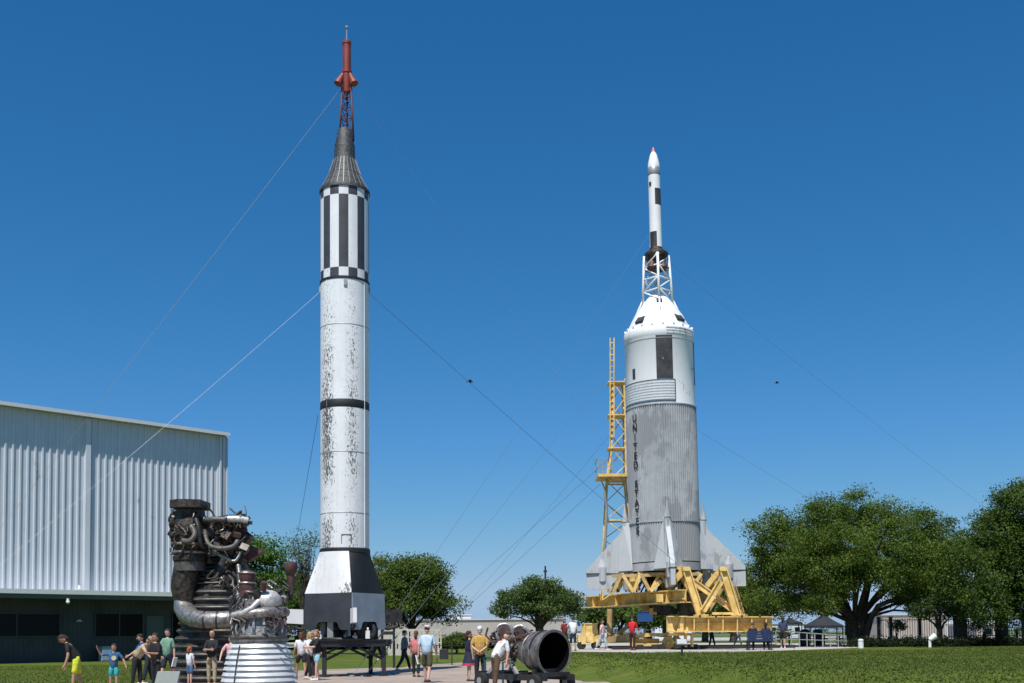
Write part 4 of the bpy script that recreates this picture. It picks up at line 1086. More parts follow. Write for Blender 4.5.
# left turbopump: reddish top, conical foot
b = MB(); b.lathe([(.30, zj(613)), (.31, zj(611)), (.14, zj(603)), (.12, zj(595)), (.20, zj(592)), (.21, zj(584)), (.17, zj(582)), (.20, zj(579)), (.21, zj(573)), (.16, zj(570.5)), (0, zj(570))], J(247, 600, 0) * 1.0 - Vector((0, 0, J(247, 600, 0).z)), 22); b.build('turbopump', M['copper_rust'], ej)
for py in (592, 583, 573): b = MB(); p = J(247, py); b.torus(p, .21, .025, 24, 6); b.build('flange', M['silver'], ej)
b = MB(); p = J(247, 600, 0); b.lathe([(.32, zj(614)), (.33, zj(610)), (.15, zj(602)), (.125, zj(594))], (p.x, p.y, 0), 22); b.build('cone', M['silver'], ej)
# right accumulator with red cap on a thin mast
p = J(291, 580, .3)
b = MB(); b.lathe([(.05, zj(600)), (.07, zj(592)), (.09, zj(588)), (.10, zj(574)), (.15, zj(572)), (.17, zj(566)), (.16, zj(562.5)), (.08, zj(561)), (0, zj(560.6))], (p.x, p.y, 0), 16); b.build('accumulator', M['copper_rust'], ej)
b = MB(); b.tube([J(290, 574, .3), J(289, 590, .25), J(281, 598, .1)], .04, 8); b.tube([J(293, 575, .3), J(293, 592, .25), J(284, 602, .1)], .035, 8); b.build('pipe', M['dark_steel'], ej)
rnd = random.Random(23)
for k in range(95):
    x0, y0 = rnd.uniform(233, 285), rnd.uniform(584, 640)
    if y0 < 596 and (x0 < 240 or 252 < x0 < 262): y0 += 16
    pts = [J(x0, y0, rnd.uniform(-.75, -.1) if y0 > 603 else rnd.uniform(-.2, .4))]
    for j in range(3): pts.append(pts[-1] + Vector((rnd.uniform(-.2, .2), rnd.uniform(-.08, .08), rnd.uniform(-.2, .2))))
    b = MB(); b.tube(pts, rnd.uniform(.012, .035), 7); b.build('line', M[rnd.choice(['dark_steel', 'silver', 'copper_rust', 'bell_rib', 'soot_steel'])], ej)
for k in range(16):
    p = J(rnd.uniform(236, 284), rnd.uniform(588, 622), rnd.uniform(-.6, .2)); s_ = rnd.uniform(.05, .13)
    b = MB(); b.cyl(p, p + Vector((rnd.uniform(-.1, .1), -.1, rnd.uniform(0, .2))), s_, s_ * .8, 12); b.build('valve', M[rnd.choice(['copper_rust', 'dark_steel', 'silver', 'soot_steel'])], ej)
for k in range(26):        # vertical feed lines on the left side of the bell
    p = J(rnd.uniform(229, 241), rnd.uniform(612, 640), rnd.uniform(-.5, .1))
    b = MB(); b.tube([p, p + Vector((rnd.uniform(-.05, .1), 0, .2)), p + Vector((rnd.uniform(.0, .2), 0, rnd.uniform(.3, .5)))], rnd.uniform(.015, .035), 7); b.build('line', M[rnd.choice(['dark_steel', 'silver', 'soot_steel', 'bell_rib'])], ej)
for k in range(4):
    a = R(45 + 90 * k); p = jc + Vector((math.sin(a), -math.cos(a), 0)) * .8
    b = MB(); b.box(p + Vector((0, 0, .04)), (.2, .2, .08)); b.build('foot', M['dark_steel'], ej)

# 3: engine lying on a cart, mouth towards the camera's right
YN = 30.0
mc = W(554.5, 652.8, YN)                           # mouth centre
yaw = R(40)
A3 = Vector((math.sin(yaw), -math.cos(yaw), 0))    # direction the mouth faces
A3.z = -.04; A3.normalize()
cart0 = Vector((mc.x, mc.y, 0)) - Vector((A3.x, A3.y, 0)) * 1.3
en = thing('rocket_engine', cart0, 'rocket engine lying on its side on a dark cart, round black mouth facing the camera', 'engine')
RM = 22.4 * YN / F
rotN = A3.to_track_quat('Z', 'Y').to_matrix()
M['bell_grey'] = mat('bell_grey', (.13, .125, .12), .45, .5, var=.3, scale=4, col2=(.30, .285, .27), bump=.2)
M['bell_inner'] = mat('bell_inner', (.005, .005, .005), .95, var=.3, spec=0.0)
b = MB()
b.lathe([(RM - .05, -.015), (RM + .02, -.01), (RM + .025, -.07), (RM - .004, -.08), (RM * .93, -.42), (RM * .80, -.80), (RM * .62, -1.12), (RM * .42, -1.4), (RM * .24, -1.62), (RM * .22, -1.7), (RM * .38, -1.85), (RM * .38, -2.1), (0, -2.12)], mc, 56, rotN)
b.build('nozzle', M['bell_grey'], en)
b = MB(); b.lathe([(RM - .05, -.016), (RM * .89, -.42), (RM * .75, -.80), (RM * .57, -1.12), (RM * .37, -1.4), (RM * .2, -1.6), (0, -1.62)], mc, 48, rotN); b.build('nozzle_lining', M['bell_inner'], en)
for zz, f_ in ((-.40, .94), (-.78, .82)):
    b = MB(); b.torus(mc + A3 * zz, RM * f_ + .01, .022, 44, 6, rotN); b.build('hoop', M['bell_grey'], en)
tail = mc - A3 * 2.0
side = Vector((A3.y, -A3.x, 0)).normalized()
for k, (dx, dz, rr) in enumerate(((-.15, .5, .24), (.30, .47, .22))):
    p = mc - A3 * 1.75 + Vector((dx - .1, 0, dz))
    b = MB(); b.torus(p, rr, .05, 30, 8, Matrix.Rotation(R(70), 3, 'X') @ rz(.2) if k else Matrix.Rotation(R(75), 3, 'X')); b.build('manifold', M['silver'], en)
    b = MB(); b.cyl(p + Vector((0, .15, 0)), p + Vector((0, -.1, 0)), rr * .75, rr * .6, 20); b.build('turbine', M['copper_rust'], en)
rnd = random.Random(31)
for k in range(46):
    p = mc - A3 * rnd.uniform(1.2, 2.4) + Vector((rnd.uniform(-.45, .3), rnd.uniform(-.4, .2), rnd.uniform(-.25, .55)))
    pts = [p]
    for j in range(3): pts.append(pts[-1] + Vector((rnd.uniform(-.22, .22), rnd.uniform(-.1, .1), rnd.uniform(-.22, .22))))
    b = MB(); b.tube(pts, rnd.uniform(.015, .045), 7); b.build('line', M[rnd.choice(['dark_steel', 'silver', 'copper_rust', 'soot_steel'])], en)
for k in range(12):
    p = mc - A3 * rnd.uniform(1.4, 2.3) + Vector((rnd.uniform(-.35, .25), rnd.uniform(-.35, .1), rnd.uniform(-.2, .35))); s_ = rnd.uniform(.08, .18)
    b = MB(); b.sphere(p, s_, 10) if k % 2 else b.cyl(p, p + Vector((.1, -.12, .1)), s_, s_, 12); b.build('valve', M[rnd.choice(['copper_rust', 'dark_steel', 'soot_steel'])], en)
b = MB(); b.tube([mc - A3 * .75 + Vector((0, 0, .45)), mc - A3 * 1.3 + Vector((0, 0, .38)), mc - A3 * 1.8 + Vector((0, 0, .25))], .09, 10); b.build('pipe', M['copper_rust'], en)
ct3 = Vector((cart0.x, cart0.y, 0))
cr = thing('cart', ct3, 'dark steel cart with teal end frame carrying the engine lying on its side', 'cart')
Ah = Vector((A3.x, A3.y, 0)).normalized(); Sh = Vector((-Ah.y, Ah.x, 0))
rc_ = Matrix((Ah, Sh, Vector((0, 0, 1)))).transposed()
b = MB()
for s_ in (-.5, .5): b.box(ct3 + Sh * s_ + Ah * .0 + Vector((0, 0, .36)), (3.0, .12, .16), rc_)
for s_ in (-1.4, -.5, .5, 1.25): b.box(ct3 + Ah * s_ + Vector((0, 0, .44)), (.12, 1.1, .12), rc_)
b.build('frame', M['black_paint'], cr)
b = MB()
for s_ in (-.4, .4):
    b.bar(ct3 + Sh * s_ + Ah * .2 + Vector((0, 0, .42)), ct3 + Sh * s_ * .5 - Ah * .5 + Vector((0, 0, 1.0)), .09); b.bar(ct3 + Sh * s_ - Ah * 1.1 + Vector((0, 0, .42)), ct3 + Sh * s_ * .5 - Ah * .6 + Vector((0, 0, 1.0)), .09)
b.build('cradle', M['galv'], cr)
b = MB(); b.lathe([(RM * .9, -.03), (RM * .99, -.02), (RM * .99, .03), (RM * .9, .03)], mc - A3 * .38, 30, rotN, a0=R(100), a1=R(260)); b.box(ct3 + Ah * 1.0 + Vector((0, 0, .47)), (.15, 1.0, .24), rc_); b.build('saddle', M['black_paint'], cr)
for sx in (-1.15, 1.15):
    for sy in (-.6, .6):
        p = ct3 + Ah * sx + Sh * sy + Vector((0, 0, .23)); b = MB(); b.cyl(p - Sh * .09, p + Sh * .09, .23, n=20); w_ = b.build('wheel', M['rubber'], cr)
        b = MB(); b.cyl(p - Sh * .1, p + Sh * .1, .10, n=14); b.build('rim', M['galv'], w_)
M['teal'] = mat('teal_paint', (.02, .09, .11), .5)
b = MB(); q = Vector((W(494, 660, 32.6).x, 32.6, 0))
for dx in (-.26, .26): b.bar(q + Vector((dx, 0, .05)), q + Vector((dx, 0, .86)), .06)
for z_ in (.35, .84): b.bar(q + Vector((-.28, 0, z_)), q + Vector((.28, 0, z_)), .06, .08)
b.bar(q + Vector((0, .02, .36)), q + Vector((.4, -.1, .4)), .08); b.build('end_frame', M['teal'], cr)
# ------------------------------------------------------------------ trees
def blob_leaves(rng, ells, n_clump, per, clump_r, leaf, flat_=.7, hollow=.35):
    """leaf faces gathered in clumps spread through the volume of the ellipsoids"""
    vol = np.array([e[3] * e[4] * e[5] for e in ells]); pr = vol ** .75; pr /= pr.sum()
    C_ = []
    E_ = np.array(ells, float)
    while len(C_) < n_clump:
        e = E_[rng.choice(len(E_), p=pr)]
        d = rng.normal(size=3); d /= np.linalg.norm(d)
        r = (hollow + (1 - hollow) * rng.random() ** .45)
        if d[2] < -.2: r *= .9
        C_.append(e[:3] + d * r * e[3:6])
    C_ = np.array(C_)
    cr_ = clump_r * (0.55 + .9 * rng.random(n_clump))
    k = np.repeat(np.arange(n_clump), per)
    n = len(k)
    d = rng.normal(size=(n, 3)); d /= np.linalg.norm(d, axis=1)[:, None]
    rr = (rng.random(n) ** .5)[:, None] * cr_[k][:, None]
    P_ = C_[k] + d * rr * np.array([1.15, 1.15, flat_])
    # leaf orientation: random but leaning with the clump surface
    nrm = d * .7 + rng.normal(size=(n, 3)) * .6 + np.array([0, 0, .35]); nrm /= np.linalg.norm(nrm, axis=1)[:, None]
    t_ = np.cross(nrm, rng.normal(size=(n, 3))); t_ /= np.linalg.norm(t_, axis=1)[:, None]
    s_ = np.cross(nrm, t_)
    L_ = leaf * (.6 + .8 * rng.random(n))[:, None]
    V_ = np.empty((n, 4, 3))
    V_[:, 0] = P_ - t_ * L_; V_[:, 1] = P_ + s_ * L_ * .5; V_[:, 2] = P_ + t_ * L_; V_[:, 3] = P_ - s_ * L_ * .5
    return V_.reshape(-1, 3), np.arange(n * 4).reshape(n, 4), C_

def make_tree(name, label, base, ells, n_clump, per, clump_r, leaf, m, trunk_r=.3, fork=None, seed=1, limbs=14, group=None, hollow=.35, cat='tree', extra=None, flat_=.7, trunks=None):
    rng = np.random.default_rng(seed); rd = random.Random(seed)
    base = Vector(base)
    t = thing(name, base, label, cat, group)
    V_, F_, C_ = blob_leaves(rng, ells, n_clump, per, clump_r, leaf, flat_, hollow)
    rawmesh('crown', V_, F_, m, t)
    E_ = np.array(ells); cen = Vector(E_[:, :3].mean(0))
    low = float((E_[:, 2] - E_[:, 5]).min()); fork = fork if fork is not None else max(.6, (low - base.z) * .75)
    b = MB()
    f = base + Vector((rd.uniform(-.15, .15), 0, fork))
    b.tube([base + Vector((0, 0, -.1)), base + Vector((0, 0, .12)), base.lerp(f, .5) + Vector((rd.uniform(-.1, .1), 0, 0)), f], [trunk_r * 1.5, trunk_r * 1.15, trunk_r, trunk_r * .92], 14)
    for k in range(limbs):
        c = Vector(C_[rd.randrange(len(C_))])
        mid = f.lerp(c, .45) + Vector((rd.uniform(-.3, .3), rd.uniform(-.3, .3), abs((c - f).length) * .08))
        r0 = trunk_r * rd.uniform(.2, .38)
        b.tube([f - Vector((0, 0, .15)), f.lerp(mid, .5) + Vector((rd.uniform(-.1, .1), 0, .05)), mid, mid.lerp(c, .5), c], [r0 * 1.2, r0, r0 * .7, r0 * .4, r0 * .15], 8)
        for j in range(2):
            c2_ = Vector(C_[rd.randrange(len(C_))])
            if (c2_ - mid).length < (c - f).length * .8: b.tube([mid, mid.lerp(c2_, .5) + Vector((0, 0, .1)), c2_], [r0 * .5, r0 * .3, r0 * .1], 6)
    if extra: extra(b)
    b.build('trunk', M['bark'], t)
    return t
def ell(px, py, Y, rx, ry, dy=0, ryy=None):
    """ellipsoid with its centre seen at px, py and radii in picture units at distance Y"""
    k = Y / F; c = W(px, py, Y + dy)
    return (c.x, c.y, c.z, rx * k, (ryy or rx) * k, ry * k)
M['leaf_oak'] = leafmat('leaf_oak', (.032, .066, .006), (.155, .225, .032), .6)
M['leaf_oak2'] = leafmat('leaf_oak_dark', (.026, .056, .006), (.120, .185, .026), .5)
M['leaf_mid'] = leafmat('leaf_mid', (.055, .10, .022), (.13, .19, .055), .5)
M['leaf_bright'] = leafmat('leaf_bright', (.055, .13, .018), (.13, .24, .035), .7)
M['leaf_far'] = leafmat('leaf_far', (.042, .078, .012), (.145, .205, .038), .45)
YT = 66.0
def oak_limb(b):
    pts = [P(866, 636, YT - 1), P(871, 618, YT - 1.5), P(878, 606, YT - 2), P(890, 601, YT - 2.2), P(905, 599.5, YT - 2.2), P(925, 600, YT - 2), P(940, 590, YT - 2)]
    b.tube(pts, [.20, .17, .15, .13, .11, .09, .05], 12)
    b.tube([P(852, 640, YT), P(850, 618, YT), P(842, 600, YT), P(835, 585, YT)], [.42, .3, .24, .14], 12)
    b.tube([P(858, 640, YT), P(862, 615, YT), P(864, 600, YT), P(870, 580, YT)], [.45, .34, .26, .14], 12)
ob = P(857, 643, YT)
make_tree('oak_tree', 'largest dark green live oak with thick trunk and one long low limb to the right', (ob.x, YT, PH),
          [ell(772, 548, YT, 28, 30, 0, 50), ell(765, 585, YT, 20, 28), ell(800, 545, YT, 42, 42, 0, 60), ell(845, 535, YT, 52, 44, 0, 70), ell(850, 512, YT, 38, 20, 0, 50), ell(895, 540, YT, 40, 42, 0, 60), ell(905, 515, YT, 22, 18, 0, 30),
           ell(925, 560, YT, 30, 38, 0, 45), ell(800, 590, YT, 40, 26, 1, 60), ell(840, 575, YT, 45, 26, -2, 60), ell(910, 585, YT, 34, 18, -2, 40), ell(935, 590, YT, 22, 22, 1, 30), ell(780, 525, YT, 16, 14, 0, 20), ell(945, 545, YT, 14, 20, 0, 20), ell(757, 600, YT, 17, 18, -2, 40), ell(752, 575, YT, 14, 22), ell(820, 560, YT, 50, 34, -3, 60), ell(875, 555, YT, 50, 36, -3, 60), ell(940, 575, YT, 24, 30, -2, 40), ell(952, 600, YT, 16, 20, 0, 30), ell(790, 605, YT, 30, 12, -2, 40), ell(885, 580, YT, 40, 16, -3, 40), ell(915, 598, YT, 24, 12, -2, 30), ell(820, 600, YT, 24, 14, -3, 30), ell(950, 612, YT, 12, 12, -1, 20), ell(935, 540, YT, 24, 26, 0, 40)],
          640, 260, .80, .068, M['leaf_oak'], .42, fork=1.5, seed=4, limbs=18, hollow=.2, extra=oak_limb)
YR = 60.0
make_tree('oak_tree', 'dark tree cut by the right edge of the picture, behind the iron fence', (P(1003, 645, YR + 4).x, YR + 4, PH),
          [ell(1012, 515, YR, 28, 30, 2), ell(1000, 508, YR, 18, 16, 2), ell(1030, 500, YR, 26, 22, 2), ell(985, 550, YR, 30, 28, 2), ell(1015, 570, YR, 34, 40, 2), ell(968, 575, YR, 24, 32, 0), ell(985, 600, YR, 26, 24, 0), ell(1045, 560, YR, 40, 60, 2), ell(1008, 615, YR, 16, 20, 4), ell(955, 560, YR, 18, 22, 3), ell(965, 598, YR, 18, 22, 3), ell(1000, 540, YR, 34, 34, 3), ell(1015, 600, YR, 24, 26, 3), ell(978, 615, YR, 12, 12, 3)],
          360, 260, .8, .07, M['leaf_oak2'], .35, fork=1.6, seed=9, limbs=14)
# trees of the left and middle background
YB_ = 88.0
make_tree('oak_tree', 'dense green tree directly right of the checked rocket, above the beige wall', (P(412, 645, YB_).x, YB_, 0),
          [ell(385, 580, YB_, 28, 22, 0, 30), ell(412, 583, YB_, 34, 26, 0, 40), ell(425, 575, YB_, 20, 17), ell(435, 603, YB_, 22, 16, 0, 26), ell(400, 607, YB_, 40, 18, 0, 40), ell(372, 596, YB_, 24, 24, 0, 30), ell(446, 612, YB_, 10, 9)],
          260, 280, 1.0, .095, M['leaf_far'], .4, fork=2.0, seed=12, limbs=10)
make_tree('oak_tree', 'dark green tree mass left of the checked rocket base, behind the white ribbed engine', (P(300, 645, YB_ + 4).x, YB_ + 4, 0),
          [ell(300, 602, YB_ + 4, 26, 26, 0, 30), ell(285, 612, YB_ + 4, 18, 20), ell(325, 605, YB_ + 4, 22, 28), ell(345, 602, YB_ + 4, 22, 26)],
          110, 200, 1.15, .12, M['leaf_far'], .4, fork=1.6, seed=14, limbs=8)
make_tree('broadleaf_tree', 'bright green leafy tree between the metal building and the checked rocket', (P(262, 640, 74).x, 74, 0),
          [ell(255, 552, 74, 22, 16), ell(272, 550, 74, 16, 13), ell(268, 572, 74, 22, 18), ell(248, 580, 74, 20, 22), ell(280, 590, 74, 20, 18), ell(240, 560, 74, 12, 16)],
          110, 120, .75, .095, M['leaf_bright'], .22, fork=2.2, seed=17, limbs=14, hollow=.2)
make_tree('sparse_tree', 'thin tree with sparse spring leaves just left of the checked rocket', (P(304, 640, 80).x, 80, 0),
          [ell(302, 548, 80, 17, 26), ell(315, 540, 80, 14, 20), ell(292, 545, 80, 12, 16), ell(308, 570, 80, 16, 18)],
          70, 26, .9, .075, M['leaf_mid'], .14, fork=3.0, seed=21, limbs=34, hollow=.1)
YC_ = 84.0
tb2 = P(540, 641, YC_)
make_tree('oak_tree', 'round light green live oak standing alone between the two rockets', (tb2.x, YC_, .3),
          [ell(540, 596, YC_, 30, 18, 0, 30), ell(520, 600, YC_, 22, 15), ell(562, 600, YC_, 20, 16), ell(505, 609, YC_, 12, 8), ell(574, 607, YC_, 9, 9), ell(545, 607, YC_, 28, 12), ell(537, 588, YC_, 18, 11)],
          170, 150, .72, .09, M['leaf_mid'], .34, fork=1.7, seed=25, limbs=18, hollow=.2)
for i, (px, py, rx, ry, Y_) in enumerate(((598, 614, 14, 10, 108), (622, 612, 17, 11, 112), (650, 615, 16, 11, 104), (676, 610, 17, 14, 110), (705, 600, 20, 20, 100), (733, 596, 22, 24, 96), (752, 606, 14, 16, 104))):
    lb_ = ['small low tree far behind the small yellow dolly', 'dark tree far behind the launcher column', 'dark tree behind the blue equipment box', 'dark tree seen under the launcher pivot', 'dark tree seen through the left A-frame', 'dark tree seen through the right A-frame', 'dark tree between the right A-frame and the largest oak'][i]
    make_tree('oak_tree', lb_, (P(px, 638, Y_).x, Y_, PH), [ell(px, py, Y_, rx, ry), ell(px - rx * .6, py + 3, Y_, rx * .6, ry * .7), ell(px + rx * .6, py + 3, Y_, rx * .6, ry * .7)], 50, 120, 1.05, .15, M['leaf_far'], .28, seed=30 + i, limbs=7, group='trees behind the launcher')
# small trees near the fence
YS = 62.0
make_tree('small_tree', 'small tree with flat spreading crown beside the stone pillar of the fence', (P(941, 643, YS).x, YS, PH),
          [ell(925, 608, YS, 16, 9), ell(945, 608, YS, 16, 7), ell(934, 602, YS, 14, 6), ell(913, 612, YS, 9, 7)], 60, 90, .45, .06, M['leaf_mid'], .16, fork=.9, seed=41, limbs=12)
make_tree('palm_shrub', 'small pale palm-like shrub behind the iron fence', (P(899, 640, 70).x, 70, PH), [ell(899, 626, 70, 7, 4), ell(895, 623, 70, 4, 4)], 14, 50, .3, .07, M['leaf_bright'], .06, fork=.5, seed=43, limbs=5, cat='shrub')
make_tree('shrub', 'dark low shrub under the largest oak, left of the iron fence', (P(782, 643, 74).x, 74, PH), [ell(782, 634, 74, 9, 6)], 20, 60, .35, .06, M['leaf_oak2'], .05, fork=.3, seed=44, limbs=3, cat='shrub')
YH = 86.0
make_tree('round_shrub', 'rounded olive green shrub in front of the beige wall', (P(456, 646, YH).x, YH, 0), [ell(454, 641, YH, 17, 6, 0, 14), ell(460, 639, YH, 10, 5)], 60, 110, .45, .07, M['leaf_far'], .08, fork=.3, seed=46, limbs=4, cat='shrub')
# ------------------------------------------------------------------ beige wall building, lattice wall, far buildings
M['beige'] = mat('beige_render', (.36, .34, .30), .85, var=.12, scale=.3, bump=.1)
M['block'] = mat('pale_block', (.50, .47, .42), .85, var=.12, scale=1)
M['tan'] = mat('tan_panel', (.36, .31, .26), .8, var=.08, scale=.3)
M['farwhite'] = mat('pale_wall', (.62, .65, .68), .7, var=.05)
YW = 128.0
a0 = P(372, 645, YW); a1 = P(566, 643, YW)
bw = thing('long_building', ((a0.x + a1.x) / 2, YW, 0), 'long low beige windowless building behind the trees, between the two rockets', 'building')
zt_ = P(470, 620, YW).z
b = MB(); b.box(((a0.x + a1.x) / 2, YW + 6, zt_ / 2), (a1.x - a0.x, 12, zt_)); b.build('wall', M['beige'], bw)
b = MB(); b.box(((a0.x + a1.x) / 2, YW + 6, zt_ + .06), (a1.x - a0.x + .3, 12.3, .14)); b.build('parapet', M['block'], bw)
for px in (455, 466): b = MB(); p = P(px, 619, YW + 3); b.box((p.x, p.y, zt_ + .35), (1.3, 1.3, .5)); b.box((p.x, p.y, zt_ + .64), (1.5, 1.5, .08)); b.build('roof_unit', M['farwhite'], bw)
# breeze-block screen wall
YL2 = 84.0
s0 = P(388, 646, YL2); s1 = P(441, 646, YL2); zt_ = P(415, 629, YL2).z
sw = thing('block_wall', ((s0.x + s1.x) / 2, YL2, 0), 'pale breeze-block screen wall with rows of openings, behind the walking visitors', 'wall')
b = MB(); b.box(((s0.x + s1.x) / 2, YL2, .25), (s1.x - s0.x, .2, .5)); b.box(((s0.x + s1.x) / 2, YL2, zt_ - .09), (s1.x - s0.x, .2, .18))
nb = 13; cw = (s1.x - s0.x) / nb; rows = 3; rh = (zt_ - .18 - .5) / rows
for i in range(nb + 1): b.box((s0.x + cw * i, YL2, (.5 + zt_ - .18) / 2), (.11 if i % 3 else .30, .196, zt_ - .68))
for j in range(1, rows): b.box(((s0.x + s1.x) / 2, YL2, .5 + rh * j), (s1.x - s0.x, .19, .10))
b.build('blockwork', M['block'], sw)
# mast seen above the middle oak
p = P(546, 640, 150); pm = thing('utility_mast', (p.x, 150, 0), 'thin dark mast rising above the middle live oak', 'mast')
b = MB(); b.cyl((p.x, 150, 0), (p.x, 150, P(546, 566, 150).z), .22, .12, 10); b.build('pole', M['dark_steel'], pm)
b = MB(); b.cyl((p.x, 150, P(546, 572, 150).z), (p.x, 150, P(546, 570.5, 150).z), .28, .28, 10); b.build('lamp_ring', M['dark_steel'], pm)
def farbuild(name, label, x0, x1, ytop, Y_, m, win=0, roofm='roofing'):
    a, c = P(x0, 638, Y_), P(x1, 638, Y_); z = P((x0 + x1) / 2, ytop, Y_).z
    t = thing(name, ((a.x + c.x) / 2, Y_, PH), label, 'building')
    b = MB(); b.box(((a.x + c.x) / 2, Y_ + 4, (PH + z) / 2), (c.x - a.x, 8, z - PH)); b.build('wall', m, t)
    b = MB(); b.box(((a.x + c.x) / 2, Y_ + 4, z + .1), (c.x - a.x + .4, 8.4, .22)); b.build('roof', M[roofm], t)
    for k in range(win):
        xx = a.x + (c.x - a.x) * (k + .7) / (win + .4)
        f = MB().box((xx, Y_ - .02, PH + (z - PH) * .5), (1.0, .08, (z - PH) * .5)).build('window', M['fascia'], t)
        MB().box((xx, Y_ - .07, PH + (z - PH) * .5), (.8, .03, (z - PH) * .42)).build('pane', M['glass_dark'], f)
    return t
farbuild('flat_building', 'tan flat-roofed building behind the iron fence, under the low limb of the large oak', 883, 946, 615, 165, M['tan'], 0)
farbuild('flat_building', 'white building behind the fence right of the stone pillar', 946, 1003, 616, 190, M['farwhite'], 2)
farbuild('trailer_building', 'small tan cabin in front of the white building behind the fence', 977, 999, 625, 120, M['tan'], 1)
farbuild('flat_building', 'low pale building seen under the launcher beam', 655, 692, 622, 150, M['farwhite'], 2)
farbuild('flat_building', 'low pale building in the distance between dolly and launcher column', 575, 612, 631, 220, M['farwhite'], 0)
farbuild('flat_building', 'low grey building in the distance under the left side of the largest oak', 765, 806, 624, 200, M['farwhite'], 3)
# far tree line on the horizon
rng = np.random.default_rng(77)
el_ = [(x_, 620 + 30 * math.sin(x_ * .03), 1.0 + PH, 14, 10, 4.0 + 1.5 * math.sin(x_ * .11)) for x_ in range(-430, 470, 12)]
V_, F_, _ = blob_leaves(rng, el_, 900, 40, 2.6, .5)
tag(rawmesh('distant_woods', V_, F_, M['leaf_oak2']), 'dark line of distant woods along the horizon', 'woods', kind='stuff')

# ------------------------------------------------------------------ iron fence, pillar, umbrellas, small things on the right
YF = 66.0
def zr(py, x=950, Y_=YF): return P(x, py, Y_).z
zf = zr(617.5); f0, f1 = P(879, 645, YF), P(1060, 645, YF); fp0, fp1 = P(955.5, 640, YF), P(965.5, 640, YF)
fe = thing('iron_fence', ((f0.x + f1.x) / 2, YF, PH), 'black iron picket fence with dark posts running along the right side', 'fence')
b = MB()
for x0_, x1_ in ((f0.x, fp0.x), (fp1.x, f1.x)):
    for z_ in (zf - .12, PH + .55 if x0_ > fp0.x else PH + .2): MB().bar((x0_, YF, z_), (x1_, YF, z_), .05).build('rail', M['black_paint'], fe)
for xa_, xb_ in ((f0.x, fp0.x - .05), (fp1.x + .05, f1.x)):
    b = MB(); x_ = xa_
    while x_ < xb_:
        b.bar((x_, YF, PH + .05), (x_, YF, zf), .022); x_ += .145
    b.build('picket_panel', M['black_paint'], fe)
for px in (879, 891, 920, 997, 1024):
    x_ = P(px, 640, YF).x; b = MB(); b.box((x_, YF, (PH + zf) / 2), (.16, .16, zf - PH + .06)); b.box((x_, YF, zf + .06), (.22, .22, .05)); b.build('post', M['black_paint'], fe)
M['stone'] = mat('dark_stone', (.13, .10, .08), .9, var=.5, scale=6, bump=.5)
pl = thing('stone_pillar', ((fp0.x + fp1.x) / 2, YF, PH), 'square brown stone pillar with cap in the middle of the iron fence', 'pillar')
b = MB(); b.box(((fp0.x + fp1.x) / 2, YF, (PH + zr(612)) / 2), (fp1.x - fp0.x, .62, zr(612) - PH)); b.build('shaft', M['stone'], pl)
b = MB(); b.box(((fp0.x + fp1.x) / 2, YF, zr(611)), (fp1.x - fp0.x + .14, .76, .12)); b.build('cap', M['dark_steel'], pl)
for k, px in enumerate((985, 1005.5, 1017)):
    x_ = P(px, 640, 64.5).x; t = thing('bollard', (x_, 64.5, PH), 'short black bollard in front of the iron fence, ' + ['left of the other two', 'middle of the three', 'nearest the right picture edge'][k], 'bollard', 'black bollards by the fence')
    MB().lathe([(.11, 0), (.11, .05), (.08, .06), (.08, .72), (.10, .74), (.09, .80), (0, .82)], (x_, 64.5, PH), 14).build('post', M['black_paint'], t)
# dark shade strip behind and a planter figure
def umbrella(px, ytop, yeave, w, Y_, label):
    p = P(px, 643, Y_); t = thing('patio_umbrella', (p.x, Y_, PH), label, 'umbrella', 'dark canopies under the oak')
    k = Y_ / F; b = MB(); zt_, ze_ = P(px, ytop, Y_).z, P(px, yeave, Y_).z
    b.lathe([(0, zt_), (w * k * .5, (zt_ * .42 + ze_ * .58)), (w * k, ze_), (w * k, ze_ - .16), (w * k - .03, ze_ - .16), (w * k - .03, ze_ - .02), (0, zt_ - .06)], (p.x, Y_, 0), 8, smooth=False); b.build('canopy', cloth('dark_canvas', (.02, .022, .028)), t)
    for s_ in (-.8, .8):
        for d_ in (-.5, .5): MB().bar((p.x + w * k * s_, Y_ + w * k * d_, PH), (p.x + w * k * s_, Y_ + w * k * d_, ze_), .07).build('pole', M['black_paint'], t)
umbrella(824, 613.5, 625.5, 20, 76, 'dark pointed canopy on poles beside the trunk of the largest oak')
umbrella(791, 618, 622.5, 12, 84, 'low dark canopy left of the pointed canopy')
# dark leafy strip added for shaded grass and a low wall before the fence
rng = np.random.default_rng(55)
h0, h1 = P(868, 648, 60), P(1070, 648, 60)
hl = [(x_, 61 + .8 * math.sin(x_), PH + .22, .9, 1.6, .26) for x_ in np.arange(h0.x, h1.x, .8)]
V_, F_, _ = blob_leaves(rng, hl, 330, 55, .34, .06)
hg = thing('shade_strip', ((h0.x + h1.x) / 2, 61, PH), 'low dark leafy strip added for the shaded grass along the foot of the iron fence', 'shade_strip')
rawmesh('foliage', V_, F_, leafmat('leaf_shade', (.008, .016, .006), (.022, .036, .012), .6), hg)
